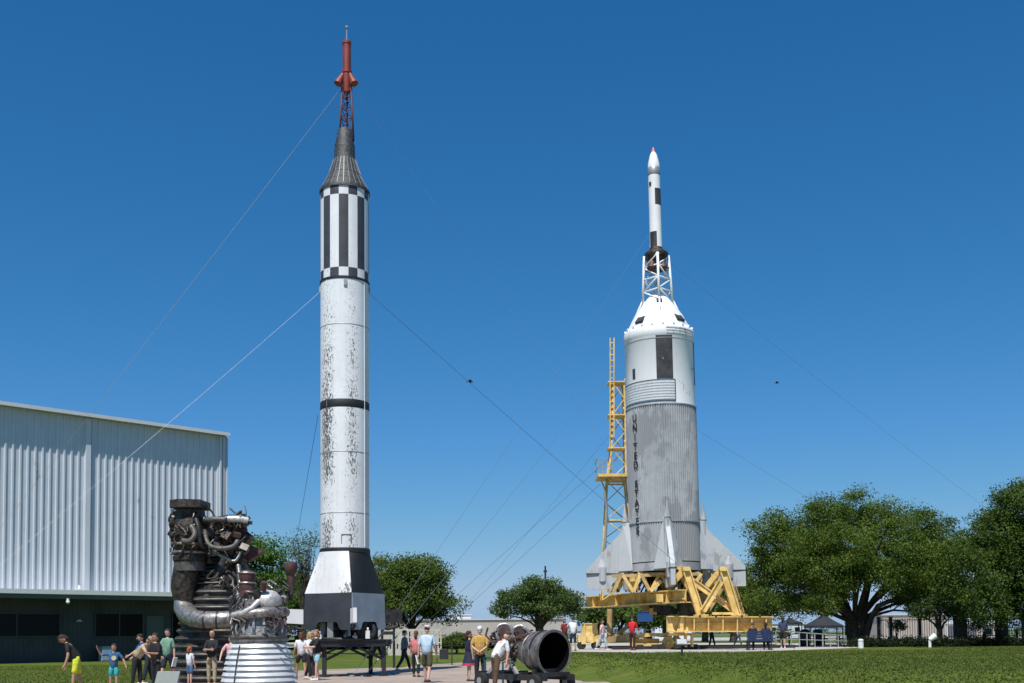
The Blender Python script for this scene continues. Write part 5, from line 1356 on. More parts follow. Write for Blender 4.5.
# grey railing beside the canopies
rx0, rx1 = P(776, 645, 62), P(846, 645, 62)
ra = thing('railing', ((rx0.x + rx1.x) / 2, 62, PH), 'grey metal railing in front of the canopies under the oak', 'railing')
b = MB(); n_ = 9
for i in range(n_ + 1): x_ = rx0.x + (rx1.x - rx0.x) * i / n_; b.bar((x_, 62, PH), (x_, 62, PH + .95 - .3 * i / n_), .05)
b.bar((rx0.x, 62, PH + .95), (rx1.x, 62, PH + .65), .05); b.bar((rx0.x, 62, PH + .5), (rx1.x, 62, PH + .35), .04); b.build('bars', M['galv'], ra)
for k, px in enumerate((775, 797, 812, 832)):
    p = P(px, 643, 70 + k); t = thing('picnic_table', (p.x, 70 + k, PH), 'dark picnic table under the oak, ' + ['nearest the launcher', 'behind the railing', 'left of the pointed canopy pole', 'beside the oak trunk'][k], 'table', 'picnic tables under the oak')
    MB().box((p.x, 70 + k, PH + .74), (1.3, .8, .05)).build('table_top', M['black_paint'], t)
    for s_ in (-.7, .7): MB().box((p.x, 70 + k + s_, PH + .44), (1.3, .25, .05)).build('seat', M['black_paint'], t)
    for s_ in (-.5, .5): MB().bar((p.x + s_, 70 + k, PH), (p.x + s_, 70 + k, PH + .72), .08).bar((p.x + s_, 70 + k - .7, PH + .4), (p.x + s_, 70 + k + .7, PH + .4), .06).build('leg', M['black_paint'], t)
for k, (px, Y_) in enumerate(((805, 66), (818, 69))):
    p = P(px, 643, Y_); t = thing('litter_bin', (p.x, Y_, PH), ['dark litter bin near the grey railing, farther from the oak trunk', 'dark litter bin near the grey railing, closer to the oak trunk'][k], 'bin')
    MB().lathe([(.24, 0), (.28, .06), (.30, .8), (.27, .84)], (p.x, Y_, PH), 18).build('drum', M['black_paint'], t)
    MB().lathe([(.31, .84), (.30, .92), (.18, 1.02), (0, 1.05)], (p.x, Y_, PH), 18).build('lid', M['dark_steel'], t)
# white bollard lamp and floodlight
p = P(861, 650, 57.5); wb = thing('bollard', (p.x, p.y, PH), 'stubby white bollard at the lawn edge in front of the oak trunk', 'bollard')
MB().lathe([(.14, 0), (.14, .34), (.11, .35), (.11, .38), (.145, .39), (.14, .44), (.08, .48), (0, .49)], (p.x, p.y, PH), 18).build('post', M['white'], wb)
p = P(930, 648, 57.5); wf = thing('floodlight', (p.x, p.y, PH), 'white ground floodlight tilted up on a stub at the lawn crest', 'floodlight')
MB().cyl((p.x, p.y, PH), (p.x, p.y, PH + .4), .08, .07, 12).build('stub', M['white'], wf)
b = MB(); b.cyl((p.x - .02, p.y, PH + .40), (p.x + .30, p.y, PH + .62), .11, .17, 14); b.bar((p.x, p.y, PH + .38), (p.x + .1, p.y, PH + .50), .06); b.build('lamp_head', M['white'], wf)
# sign box on the lawn
M['signgrey'] = mat('sign_grey_green', (.075, .105, .10), .5)
q0 = P(682, 657, 42.0); q0.z = H(q0.x, q0.y)
si = thing('information_sign', q0, 'small grey-green slanted information panel on a post on the lawn before the launcher', 'sign')
b = MB(); b.bar(q0, q0 + Vector((0, 0, .46)), .07); b.build('post', M['dark_steel'], si)
b = MB(); b.box(q0 + Vector((0, 0, .52)), (.42, .30, .06), Matrix.Rotation(R(48), 3, 'X')); b.build('panel', M['signgrey'], si)
b = MB(); b.box(q0 + Vector((0, -.03, .555)), (.36, .24, .012), Matrix.Rotation(R(48), 3, 'X')); b.build('sheet', M['galv'], si)
# slanted panel sign among the visitors at left
q0 = G(168, 700, 0); q0 = Vector((q0.x, 25.5, 0)); q0.x = P(168, 680, 25.5).x
s2 = thing('information_sign', q0, 'grey-green slanted information panel between the visitors at the foot of the tallest engine', 'sign')
zt_ = P(168, 673, 25.5).z
b = MB(); b.bar(q0, q0 + Vector((0, 0, zt_ - .35)), .12); b.build('post', M['dark_steel'], s2)
b = MB(); b.box(q0 + Vector((0, -.12, zt_ - .22)), (.52, .62, .05), Matrix.Rotation(R(52), 3, 'X')); b.build('panel', M['signgrey'], s2)
b = MB(); b.box(q0 + Vector((-.08, .08, zt_ + .015)), (.30, .04, .03), Matrix.Rotation(R(52), 3, 'X')); b.build('edge_strip', M['white'], s2)
# blue bench
q0 = P(759, 651, 54.5); bx, by = q0.x, 54.5
be = thing('bench', (bx, by, PH), 'blue park bench seen from behind at the right end of the launcher', 'bench')
M['benchblue'] = mat('bench_blue', (.010, .025, .085), .6)
def bbx(c, s, nm, m=M['benchblue']): return MB().box((bx + c[0], by + c[1], PH + c[2]), s).build(nm, m, be)
bb_ = MB()
for k in range(4): bb_.box((bx, by - .28 - .01 * k, PH + .50 + .13 * k), (1.30, .03, .11))
bb_.build('backrest', M['benchblue'], be)
bb_ = MB()
for k in range(4): bb_.box((bx, by - .2 + .12 * k, PH + .43), (1.30, .10, .04))
bb_.build('seat', M['benchblue'], be)
for s_ in (-.55, .55):
    bb_ = MB(); bb_.bar((bx + s_, by - .25, PH), (bx + s_, by - .27, PH + .95), .06); bb_.bar((bx + s_, by + .18, PH), (bx + s_, by + .18, PH + .42), .06); bb_.bar((bx + s_, by - .25, PH + .39), (bx + s_, by + .2, PH + .39), .05); bb_.bar((bx + s_ , by - .4, PH + .03), (bx + s_, by + .35, PH + .03), .07, .06); bb_.build('leg', M['black_paint'], be)
# railing and low sign by the path at centre left
g0, g1 = G(452, 665.0), G(500, 663.5); 
pr_ = thing('railing', g0.lerp(g1, .5), 'thin dark two-rail railing between lawn and path behind the visitors', 'railing')
b = MB()
for t_ in (0, .5, 1.0): p = g0.lerp(g1, t_); b.bar(p, p + Vector((0, 0, .98)), .06)
g2 = g0 + Vector((-2.6, 10, 0))
for z_ in (.97, .55): b.bar(g0 + Vector((0, 0, z_)), g1 + Vector((0, 0, z_)), .04); b.bar(g0 + Vector((0, 0, z_)), g2 + Vector((0, 0, z_)), .04)
b.bar(g2, g2 + Vector((0, 0, .98)), .06)
for t_ in (.4,): p = g0.lerp(g2, t_); b.bar(p, p + Vector((0, 0, .98)), .05)
b.box(g0.lerp(g1, -.12) + Vector((-.1, 0, .55)), (.45, .04, .5)); b.build('bars', M['black_paint'], pr_)

# dark equipment crate behind the right rudder of the tall rocket
q0 = P(388, 640, 52); t = thing('equipment_rack', (q0.x, 52, 0), 'dark open metal rack standing just behind the right corner of the tall rocket', 'rack')
b = MB(); zt_ = P(388, 611, 52).z; w_ = .28
for sx in (-w_, w_):
    for sy in (-.25, .25): b.bar((q0.x + sx, 52 + sy, 0), (q0.x + sx, 52 + sy, zt_), .06)
b.build('frame', M['dark_steel'], t)
for k in range(4): MB().box((q0.x, 52, zt_ - .05 - .33 * k), (.6, .55, .16 if k % 2 else .05)).build('shelf', M['dark_steel'], t)

# ------------------------------------------------------------------ guy wires
def wire(pa, pb, label, r_=.010, sag=.006, m='cable', tb=None, pos=None):
    pa, pb = Vector(pa), Vector(pb); L_ = (pa - pb).length
    t = thing('guy_wire', pb, label, 'cable', 'guy wires steadying the rockets')
    pts = [pa.lerp(pb, i / 24) - Vector((0, 0, 4 * sag * L_ * (i / 24) * (1 - i / 24))) for i in range(25)]
    MB().tube(pts, r_, 6).build('cable', M[m], t)
    if tb:
        d = (pts[-1] - pts[-2]).normalized(); c = pts[0].lerp(pts[-1], tb)
        i = int(tb * 24); c = pts[i].lerp(pts[i + 1], tb * 24 - i)
        d = (pts[i + 1] - pts[i]).normalized()
        MB().cyl(c - d * .85, c + d * .85, .028, n=10).build('turnbuckle', M['bright_metal'], t)
    MB().lathe([(.12, -.02), (.12, .05), (.04, .08), (0, .08)], pb, 10).build('anchor', M['galv'], t)
    return t
def g3(px, py, z=0.0): return G(px, py, z)
top1 = P(341, 88, Y1); top2 = P(353, 88, Y1)
b1 = P(321, 291, Y1); b2 = P(370, 294, Y1)
def through(pa, px, py, Yg):
    """ground anchor in the direction the photograph shows the cable going, at distance Yg"""
    return P(px, py, Yg)
def anchor(pa, px, py, Y_, z=0.0):
    """extend the line pa -> point(px,py,Y_) until it meets the ground"""
    q = P(px, py, Y_); d = q - pa; return pa + d * ((z - pa.z) / d.z)
wire(top1, anchor(top1, 66, 440, 50), 'upper guy wire from the escape tower of the tall rocket down to the left', .008)
wire(top2, anchor(top2, 560, 375, 60, PH), 'upper guy wire from the escape tower of the tall rocket down to the right', .005)
wire(b1, anchor(b1, 0, 562, 34), 'lower guy wire from the body of the tall rocket down to the left edge', .006)
wire(b2, P(757, 632, 57), 'long guy wire from the body of the tall rocket passing before the squat rocket', .008, sag=.004, m='cable_dark')
bk = P(318, 415, Y1 + .9); wire(bk, anchor(bk, 299, 520, 58), 'dark guy wire dropping behind the left side of the tall rocket', .010, m='cable_dark')
sj = P(648, 236, Y2); wire(sj, anchor(sj, 417, 580, 44), 'thick guy wire with turnbuckle from the escape motor of the squat rocket down left', .007, sag=.003, m='cable_dark', tb=.945)
sk = P(624, 352, Y2); wire(sk, anchor(sk, 415, 613, 44), 'second thick guy wire with turnbuckle from the white module of the squat rocket down left', .007, sag=.003, m='cable_dark', tb=.94)
sl = P(628, 441, Y2); wire(sl, anchor(sl, 432, 616, 70), 'thin guy wire from the corrugated barrel of the squat rocket down left behind the visitors', .008, m='cable_dark', sag=.004)
sm = P(600, 484, 62); wire(sm, anchor(sm, 468, 605, 72), 'thin guy wire from the mast platform down left to the lawn', .008, m='cable_dark', sag=.004)
sn = P(612, 432, 62); wire(sn, anchor(sn, 478, 590, 86), 'faint guy wire from the lattice mast down left toward the beige building', .006, m='cable_dark', sag=.003)
so_ = P(697, 430, Y2 + .6); wire(so_, anchor(so_, 800, 490, 66, PH), 'guy wire from the barrel of the squat rocket down to the right behind the oak', .005, m='cable_dark')
sp = P(669, 262, Y2 + .6); wire(sp, anchor(sp, 985, 503, 74, PH), 'long guy wire from the escape tower of the squat rocket to the far right', .005, m='cable_dark')

# two birds high in the sky
for px, py, Y_, s_, lb_ in ((470.5, 382, 60, .17, 'larger dark bird gliding in the sky between the rockets'), (777, 383, 90, .2, 'tiny dark bird in the sky right of the squat rocket')):
    p = P(px, py, Y_); b = MB(); b.sphere(p, .07 * s_ / .2, 10, (1.9, .8, .7))
    for d_ in (-1, 1):
        b.prism([p + Vector((.05, 0, .02)), p + Vector((-.08, 0, .02)), p + Vector((-.12, d_ * s_ * .8, .10)), p + Vector((-.02, d_ * s_ * 1.3, .06)), p + Vector((.06, d_ * s_ * .7, .09))], (0, 0, .012))
    b.sphere(p + Vector((.14 * s_ / .2, 0, .02)), .04 * s_ / .2, 8); b.prism([p + Vector((-.1, -.02, 0)), p + Vector((-.1, .02, 0)), p + Vector((-.24, .06, .01)), p + Vector((-.24, -.06, .01))], (0, 0, .01))
    tag(b.build('bird', M['dark_steel'], loc=p), lb_, 'bird')
# ------------------------------------------------------------------ people
def skel(verts, edges, radii, name='s'):
    me = bpy.data.meshes.new(name); me.from_pydata([tuple(v) for v in verts], edges, [])
    o = bpy.data.objects.new(name, me); COL.objects.link(o)
    md = o.modifiers.new('skin', 'SKIN')
    for i, v in enumerate(me.skin_vertices[0].data):
        r_ = radii[i]; v.radius = (r_, r_); v.use_root = (i == 0)
    sb = o.modifiers.new('sub', 'SUBSURF'); sb.levels = 1; sb.render_levels = 1
    return o
JOBS = []
def person(px, Y_, h, label, face=0, z0=0.0, lean=0, head=(0, 0), armL=(8, 10, 14, 6), armR=(8, 10, 14, 6), legL=(12, 12), legR=(-12, -14), sit=False,
           shirt=((.5, .5, .5), .5), trousers=((.03, .03, .04), 1.0), skirt=None, skin='skinlight', hair=(.03, .02, .015), hairlen=0, cap=None, build=1.0, shoes=(.05, .05, .05), extra=None, collar=None, yoff=None):
    """face: heading in degrees (0 looks at the camera, 90 to picture right, 180 away); arm = upper swing, out, forearm swing, out; leg = thigh swing, shin swing"""
    S = h / 1.75
    l = R(lean); up = Vector((0, -math.sin(l), math.cos(l)))
    def dr(sw, out, s): a, o_ = R(sw), R(out); return Vector((s * math.sin(o_), -math.cos(o_) * math.sin(a), -math.cos(o_) * math.cos(a)))
    pel = Vector((0, 0, .95)); waist = pel + up * .14; chest = pel + up * .34; nb_ = pel + up * .50
    hd = up.lerp(Vector((0, 0, 1)), .4).normalized()
    hp, hy = R(head[0]), R(head[1])
    hd = (hd + Vector((0, -math.sin(hp), -abs(math.sin(hp)) * .3))).normalized()
    neck = nb_ + hd * .07; hc = nb_ + hd * .185
    J_ = {}
    for s, arm, leg in ((-1, armR, legR), (1, armL, legL)):
        sh = nb_ - up * .045 + Vector((s * .165 * build, 0, 0)); el_ = sh + dr(arm[0], arm[1], s) * .285; wr = el_ + dr(arm[2], arm[3], s) * .25; pa = wr + dr(arm[2] + 6, arm[3], s) * .07
        hip = pel + Vector((s * .088, 0, -.04)); kn = hip + dr(leg[0], 2.5, s) * .43; an = kn + dr(leg[1], 1, s) * .41
        toe = an + Vector((0, -.17, -.035)) if not sit else an + Vector((0, -.17, -.04)); heel = an + Vector((0, .03, -.05))
        J_[s] = (sh, el_, wr, pa, hip, kn, an, toe, heel)
    low = min(J_[s][6].z for s in (-1, 1)) - .075
    allv = lambda v: (v - Vector((0, 0, low))) * S
    c = [pel, waist, chest, nb_, neck]
    V_ = list(c); E_ = [(0, 1), (1, 2), (2, 3), (3, 4)]; Rr = [.098 * build, .090 * build, .108 * build, .066, .052]
    for s in (-1, 1):
        sh, el_, wr, pa, hip, kn, an, toe, heel = J_[s]
        k = len(V_); V_ += [sh, el_, wr, pa]; E_ += [(2, k), (k, k + 1), (k + 1, k + 2), (k + 2, k + 3)]; Rr += [.058, .042, .027, .032]
        k = len(V_); V_ += [hip, kn, an, toe]; E_ += [(0, k), (k, k + 1), (k + 1, k + 2), (k + 2, k + 3)]; Rr += [.082, .054, .037, .034]
    body = skel([allv(v) for v in V_], E_, [r_ * S for r_ in Rr])
    # shirt
    frac = shirt[1]
    SV = [waist - up * (.27 if not skirt else .12), waist, chest, nb_ - up * .005]; SE = [(0, 1), (1, 2), (2, 3)]; SR_ = [.172 * build, .150 * build, .150 * build, .085]
    for s in (-1, 1):
        sh, el_, wr = J_[s][:3]; k = len(SV)
        if frac <= .5: SV += [sh, sh.lerp(el_, frac * 2)]; SE += [(2, k), (k, k + 1)]; SR_ += [.066, .062]
        else: SV += [sh, el_, el_.lerp(wr, (frac - .5) * 2 * .9)]; SE += [(2, k), (k, k + 1), (k + 1, k + 2)]; SR_ += [.068, .056, .042]
    shi = skel([allv(v) for v in SV], SE, [r_ * S for r_ in SR_])
    tro = None
    if trousers:
        fr = trousers[1]; TV = [pel + up * .12, pel - Vector((0, 0, .03))]; TE = [(0, 1)]; TR = [.140 * build, .142 * build]
        for s in (-1, 1):
            hip, kn, an = J_[s][4:7]; k = len(TV)
            if fr < .55: TV += [hip, hip.lerp(kn, fr * 1.9)]; TE += [(1, k), (k, k + 1)]; TR += [.108, .088]
            else: TV += [hip, kn, kn.lerp(an, (fr - .5) * 2 * .93)]; TE += [(1, k), (k, k + 1), (k + 1, k + 2)]; TR += [.106, .074, .058]
        tro = skel([allv(v) for v in TV], TE, [r_ * S for r_ in TR])
    JOBS.append(dict(px=px, Y=Y_, S=S, label=label, face=face, z0=z0, low=low, J=J_, hc=hc, hd=hd, hy=hy, lean=lean, up=up, pel=pel, body=body, shi=shi, tro=tro, shirt=shirt, trousers=trousers, skirt=skirt, skin=skin, hair=hair, hairlen=hairlen, cap=cap, shoes=shoes, extra=extra, sit=sit, waist=waist, allv=allv, armd=dr, armL=armL, armR=armR, chest=chest, build=build))

SITP = dict(sit=True, legL=(82, 5), legR=(80, 8))
# left group
person(77, 31.0, 1.76, 'person in black t-shirt and yellow shorts stooping at the left end of the group', face=-70, lean=32, head=(25, 0), armL=(-5, 12, 18, 4), armR=(0, 10, 10, 0), legL=(10, 4), legR=(-8, -12), shirt=((.012, .012, .014), .42), trousers=((.55, .60, .04), .48), skin='skintan', hairlen=.03)
person(114, 31.0, 1.36, 'child in blue t-shirt with round yellow print and teal shorts, one hand at the head', face=12, armR=(60, 75, 150, 20), armL=(5, 38, 20, 20), shirt=((.03, .10, .22), .45), trousers=((.03, .38, .38), .42), skin='skintan', legL=(4, 2), legR=(-4, -4), extra='disc')
person(137, 34.5, 1.74, 'person in beige top and black trousers bending forward beside the blue shirt', face=75, lean=42, head=(20, 0), armL=(40, 6, 60, 0), armR=(35, 6, 50, 0), shirt=((.42, .34, .22), .5), trousers=((.012, .012, .014), 1), skin='skintan', cap=(.25, .2, .12), legL=(6, 2), legR=(-4, -6))
person(148, 36.5, 1.72, 'person in blue shirt and dark trousers leaning left toward the beige top', face=-60, lean=26, armL=(30, 8, 45, 0), armR=(35, 8, 55, 0), shirt=((.02, .07, .26), .5), trousers=((.015, .018, .03), 1), skin='skinlight', shoes=(.6, .6, .6))
person(156, 31.5, 1.66, 'person dressed all in black standing right of the blue shirt', face=-30, lean=4, armL=(15, 8, 95, -20), armR=(20, 8, 100, -20), shirt=((.01, .01, .012), .5), trousers=((.012, .012, .015), 1), skin='skintan', legL=(3, 0), legR=(-3, -4))
person(168, 36.0, 1.83, 'person in light green t-shirt and navy shorts walking with a white bag', face=-20, lean=3, armL=(-10, 10, 5, 6), armR=(25, 10, 50, 0), shirt=((.16, .30, .22), .5), trousers=((.012, .016, .035), .52), skin='skinlight', legL=(-18, -34), legR=(16, 8), shoes=(.3, .3, .3), extra='paper')
person(190, 35.5, 1.22, 'small child with reddish hair, white t-shirt and denim shorts before the tallest engine', face=150, armL=(15, 20, 35, 10), armR=(5, 10, 12, 5), shirt=((.62, .66, .70), .42), trousers=((.06, .13, .26), .50), skin='skinlight', hair=(.30, .09, .03), hairlen=.04, legL=(3, 0), legR=(-3, -3))
person(212, 35.0, 1.74, 'bald person in black jacket and khaki trousers with folded arms before the tallest engine', face=-5, armL=(28, 4, 85, -62), armR=(28, 4, 85, -62), shirt=((.012, .013, .017), 1.0), trousers=((.36, .30, .19), 1), skin='skintan', hair=None, legL=(4, 2), legR=(-3, -4))
person(231, 34.5, 1.60, 'person in pink patterned top half hidden by the white ribbed bell', face=30, armL=(20, 12, 60, 0), armR=(15, 35, 30, 20), shirt=((.55, .30, .30), .5), trousers=((.03, .04, .10), .9), skin='skinlight', hairlen=.12)
# three women by the black table
person(301, 40.0, 1.70, 'person in white top and dark shorts behind the blond person by the black table', face=-150, lean=2, shirt=((.70, .70, .72), .45), trousers=((.02, .02, .03), .42), skin='skintan', hair=(.10, .04, .02), hairlen=.10, legL=(16, 6), legR=(-14, -20))
person(309, 38.8, 1.70, 'blond person in white shirt and black trousers by the black table', face=60, lean=6, armL=(20, 8, 60, -10), armR=(25, 8, 40, 0), shirt=((.70, .71, .74), .5), trousers=((.012, .010, .014), 1), skin='skinlight', hair=(.40, .28, .14), hairlen=.16, legL=(-14, -26), legR=(16, 6), shoes=(.5, .5, .5))
person(317, 38.2, 1.76, 'person in black top and pale blue shorts with arms folded, by the black table', face=-55, lean=4, armL=(30, 6, 88, -30), armR=(35, 6, 84, -30), shirt=((.010, .010, .012), .5), trousers=((.28, .50, .60), .40), skin='skinlight', hair=(.25, .14, .07), hairlen=.10, legL=(10, 2), legR=(-6, -10), shoes=(.7, .7, .7))
# walkers on the plaza
person(404, 46.8, 1.80, 'person in grey-blue shirt and black trousers striding behind the capped person', face=110, lean=3, armL=(-14, 8, 4, 4), armR=(14, 8, 34, 2), shirt=((.10, .13, .19), .5), trousers=((.010, .011, .016), 1), skin='skintan', legL=(26, 14), legR=(-18, -34), shoes=(.4, .4, .4))
person(416, 40.5, 1.70, 'person in salmon pink shirt and black trousers beside the capped person', face=170, lean=2, shirt=((.50, .16, .16), .5), trousers=((.012, .010, .012), 1), skin='skinlight', hair=(.12, .05, .03), hairlen=.08, legL=(8, 4), legR=(-6, -12))
person(427, 35.5, 1.86, 'person in pale blue and white t-shirt, cap and olive shorts carrying papers', face=165, lean=2, build=1.12, armL=(-8, 14, 0, 4), armR=(6, 12, 24, 0), shirt=((.42, .54, .66), .5), trousers=((.07, .065, .035), .54), skin='skinlight', cap=(.55, .45, .48), legL=(14, 6), legR=(-12, -24), extra='paper', shoes=(.05, .03, .03))
person(469, 36.5, 1.66, 'person in navy dress with pink hem left of the yellow shirt', face=120, armL=(20, 8, 40, 0), armR=(0, 8, 8, 0), shirt=((.012, .016, .045), .3), trousers=None, skirt=((.012, .016, .045), (.40, .03, .07), .46), skin='skinlight', hair=(.06, .02, .012), hairlen=.10, legL=(4, 0), legR=(-4, -6))
person(480, 34.0, 1.80, 'white-haired person in yellow patterned shirt seen from behind with hands clasped', face=176, build=1.12, armL=(-22, 12, -30, -50), armR=(-22, 12, -30, -50), shirt=((.62, .38, .07), .5), trousers=((.014, .015, .02), 1), skin='skinlight', hair=(.60, .60, .60), legL=(3, 0), legR=(-3, -3))
person(495.5, 29.6, 1.74, 'person in white shirt and brown trousers bending toward the engine on the cart', face=120, lean=34, head=(15, 0), armL=(20, 6, 30, 0), armR=(5, 6, -12, 0), shirt=((.70, .70, .70), .5), trousers=((.10, .06, .035), 1), skin='skinlight', hair=(.05, .04, .035), legL=(4, 0), legR=(-6, -10))
# people round the launcher
person(573, 56.5, 1.74, 'person in white t-shirt and navy shorts seen from behind at the lawn edge', face=-165, z0=PH, armR=(10, 10, 30, 5), armL=(50, 12, 85, 0), shirt=((.74, .74, .74), .5), trousers=((.012, .02, .05), .62), skin='skintan', legL=(4, 0), legR=(-4, -5))
person(565, 57.8, 1.70, 'person in dark red top partly hidden by the white t-shirt', face=20, z0=PH, armL=(40, 10, 80, 0), shirt=((.16, .012, .015), .5), trousers=((.014, .014, .02), 1), skin='skintan', hairlen=.06)
person(602, 58.2, 1.66, 'person in pale pink top and light jeans walking between dolly and launcher', face=70, z0=PH, lean=3, armL=(18, 10, 50, 0), armR=(-10, 10, 10, 0), shirt=((.62, .42, .48), .5), trousers=((.38, .45, .55), .95), skin='skintan', legL=(24, 12), legR=(-18, -32), hairlen=.08, shoes=(.6, .6, .6))
person(632.5, 57.0, 1.76, 'person in red shirt and dark trousers standing at the launcher column', face=150, z0=PH, armL=(20, 14, 60, -10), armR=(20, 14, 60, -10), shirt=((.50, .015, .02), .5), trousers=((.03, .012, .014), 1), skin='skintan', legL=(5, 0), legR=(-5, -6), shoes=(.3, .02, .03))
person(753, 54.5, 1.74, 'person in black jacket with short brown hair seated at the left of the blue bench', face=180, z0=PH, shirt=((.012, .012, .015), .9), trousers=((.014, .014, .02), 1), skin='skintan', hair=(.10, .05, .03), armL=(25, 8, 60, -10), armR=(25, 8, 60, -10), **SITP)
person(766, 54.5, 1.72, 'person in navy jacket with black hair seated at the right of the blue bench', face=165, z0=PH, shirt=((.012, .018, .05), .9), trousers=((.012, .012, .016), 1), skin='skintan', hair=(.012, .01, .01), hairlen=.05, armL=(25, 8, 60, -10), armR=(25, 8, 60, -10), shoes=(.7, .7, .7), **SITP)
person(783, 60.0, 1.72, 'person in dark blue top, black shorts and white socks standing right of the blue bench', face=160, z0=PH, armL=(25, 10, 70, -10), armR=(25, 12, 60, 0), shirt=((.03, .04, .10), .5), trousers=((.010, .010, .012), .5), skin='skintan', shoes=(.7, .7, .7), hairlen=.08)
person(738, 66.0, 1.66, 'person in pale top walking in the shade behind the launcher beam', face=80, z0=PH, shirt=((.50, .42, .44), .5), trousers=((.30, .32, .36), .9), skin='skintan', hairlen=.06, legL=(20, 10), legR=(-14, -26))
person(712, 67.5, 1.70, 'person in white top in the shade behind the left part of the launcher beam', face=-100, z0=PH, shirt=((.55, .55, .56), .5), trousers=((.02, .02, .03), 1), skin='skindark')

bpy.context.view_layer.update()
dg = bpy.context.evaluated_depsgraph_get()
def grab(o):
    return bpy.data.meshes.new_from_object(o.evaluated_get(dg))
for j in JOBS:
    for k in ('body', 'shi', 'tro'):
        if j[k]: j[k + '_me'] = grab(j[k])
for j in JOBS:
    for k in ('body', 'shi', 'tro'):
        if j[k]: me = j[k].data; bpy.data.objects.remove(j[k]); bpy.data.meshes.remove(me)
for j in JOBS:
    S = j['S']; allv = j['allv']; J_ = j['J']
    loc = P(j['px'], 640, j['Y'])
    gz = j['z0'] if j['z0'] else H(loc.x, j['Y'])
    t = thing('person', (loc.x, j['Y'], gz), j['label'], 'person')
    seat = 0
    if j['sit']:                                    # feet flat, seat height of the bench
        pz = allv(j['pel']).z - .12 * S
        seat = .46 - pz
    t.rotation_euler = (0, 0, R(j['face']))
    # body mesh with head and hands
    b = MB(); b.bm.from_mesh(j['body_me'])
    for f in b.bm.faces: f.smooth = True; f.material_index = 0
    up = j['hd']; hc = allv(j['hc'])
    fw = Vector((math.sin(j['hy']), -math.cos(j['hy']), 0)); fw = (fw - up * fw.dot(up)).normalized(); sd = up.cross(fw).normalized()
    rh = Matrix((sd, -fw, up)).transposed()         # local x side, -y forward, z up
    hs = S ** .6
    kk = len(b.bm.verts)
    prof = [(0, -.118), (.032, -.112), (.052, -.088), (.066, -.05), (.073, -.01), (.077, .035), (.074, .068), (.058, .098), (.03, .112), (0, .116)]
    b.lathe([(r_, z_) for r_, z_ in prof], (0, 0, 0), 18)
    b.bm.verts.ensure_lookup_table()
    for v in b.bm.verts[kk:]:
        co = v.co.copy()
        co.y *= 1.22; co.y += .008 + (.02 if co.z < -.03 and co.y > 0 else 0)
        if co.y < 0 and abs(co.x) < .05 and .01 < co.z < .05: co.y += .006      # eye sockets
        if co.z < -.08 and co.y < 0: co.y -= .01                                # chin
        v.co = hc + rh @ (co * hs)
    def hp_(x, y, z): return hc + rh @ (Vector((x, y, z)) * hs)
    b.tube([hp_(0, -.088, .022), hp_(0, -.106, -.012), hp_(0, -.088, -.024)], [.008 * hs, .015 * hs, .010 * hs], 8)   # nose
    for s in (-1, 1): b.sphere(hp_(s * .075, .008, -.005), .026 * hs, 8, (.35, .7, 1.1), rh)                             # ears
    b.mi = 1
    for s in (-1, 1): b.sphere(hp_(s * .029, -.085, .018), .009 * hs, 8)
    b.mi = 2; b.tube([hp_(-.024, -.082, -.055), hp_(0, -.093, -.057), hp_(.024, -.082, -.055)], .006 * hs, 6)
    b.mi = 0
    for s, arm in ((-1, j['armR']), (1, j['armL'])):
        pa, wr = allv(J_[s][3]), allv(J_[s][2]); d = (pa - wr).normalized()
        ac = Vector((s, 0, 0)); n_ = (ac - d * ac.dot(d)).normalized(); w_ = d.cross(n_)
        b.sphere(pa, .042 * S, 8, (.9, .5, 1.0), Matrix((w_, n_, d)).transposed())
        for q, (o_, ln_) in enumerate(((-.030, .062), (-.011, .074), (.011, .070), (.030, .054))):
            p0 = pa + w_ * o_ * S + d * .018 * S; p1 = p0 + d * ln_ * .5 * S; p2 = p1 + (d - n_ * .6).normalized() * ln_ * .5 * S
            b.tube([p0, p1, p2], [.0095 * S, .009 * S, .007 * S], 6)
        p0 = pa - w_ * .03 * S - d * .02 * S; b.tube([p0, p0 - w_ * .03 * S + d * .02 * S, p0 - w_ * .028 * S + d * .05 * S - n_ * .01], [.011 * S, .010 * S, .008 * S], 6)
    if seat:
        pass
    def fin(b, nm, ms):
        off = Vector((0, 0, seat if j['sit'] else 0))
        bmesh.ops.translate(b.bm, vec=off, verts=b.bm.verts[:]) if seat else None
        o = b.build(nm, ms, sharp=60); o.parent = t; return o
    M.setdefault('lip', mat('lip', (.30, .11, .10), .5))
    fin(b, 'body', [M[j['skin']], M['eye'], M['lip']])
    cn = lambda c: cloth('cloth_%02x%02x%02x' % tuple(int(255 * x) for x in c), c)
    b = MB(); b.bm.from_mesh(j['shi_me'])
    for v in b.bm.verts: v.co += v.normal * random.uniform(-.004, .005)
    for f in b.bm.faces: f.smooth = True
    fin(b, 'shirt', cn(j['shirt'][0]))
    if j['tro']:
        b = MB(); b.bm.from_mesh(j['tro_me'])
        for v in b.bm.verts: v.co += v.normal * random.uniform(-.004, .005)
        for f in b.bm.faces: f.smooth = True
        fin(b, 'trousers' if j['trousers'][1] > .7 else 'shorts', cn(j['trousers'][0]))
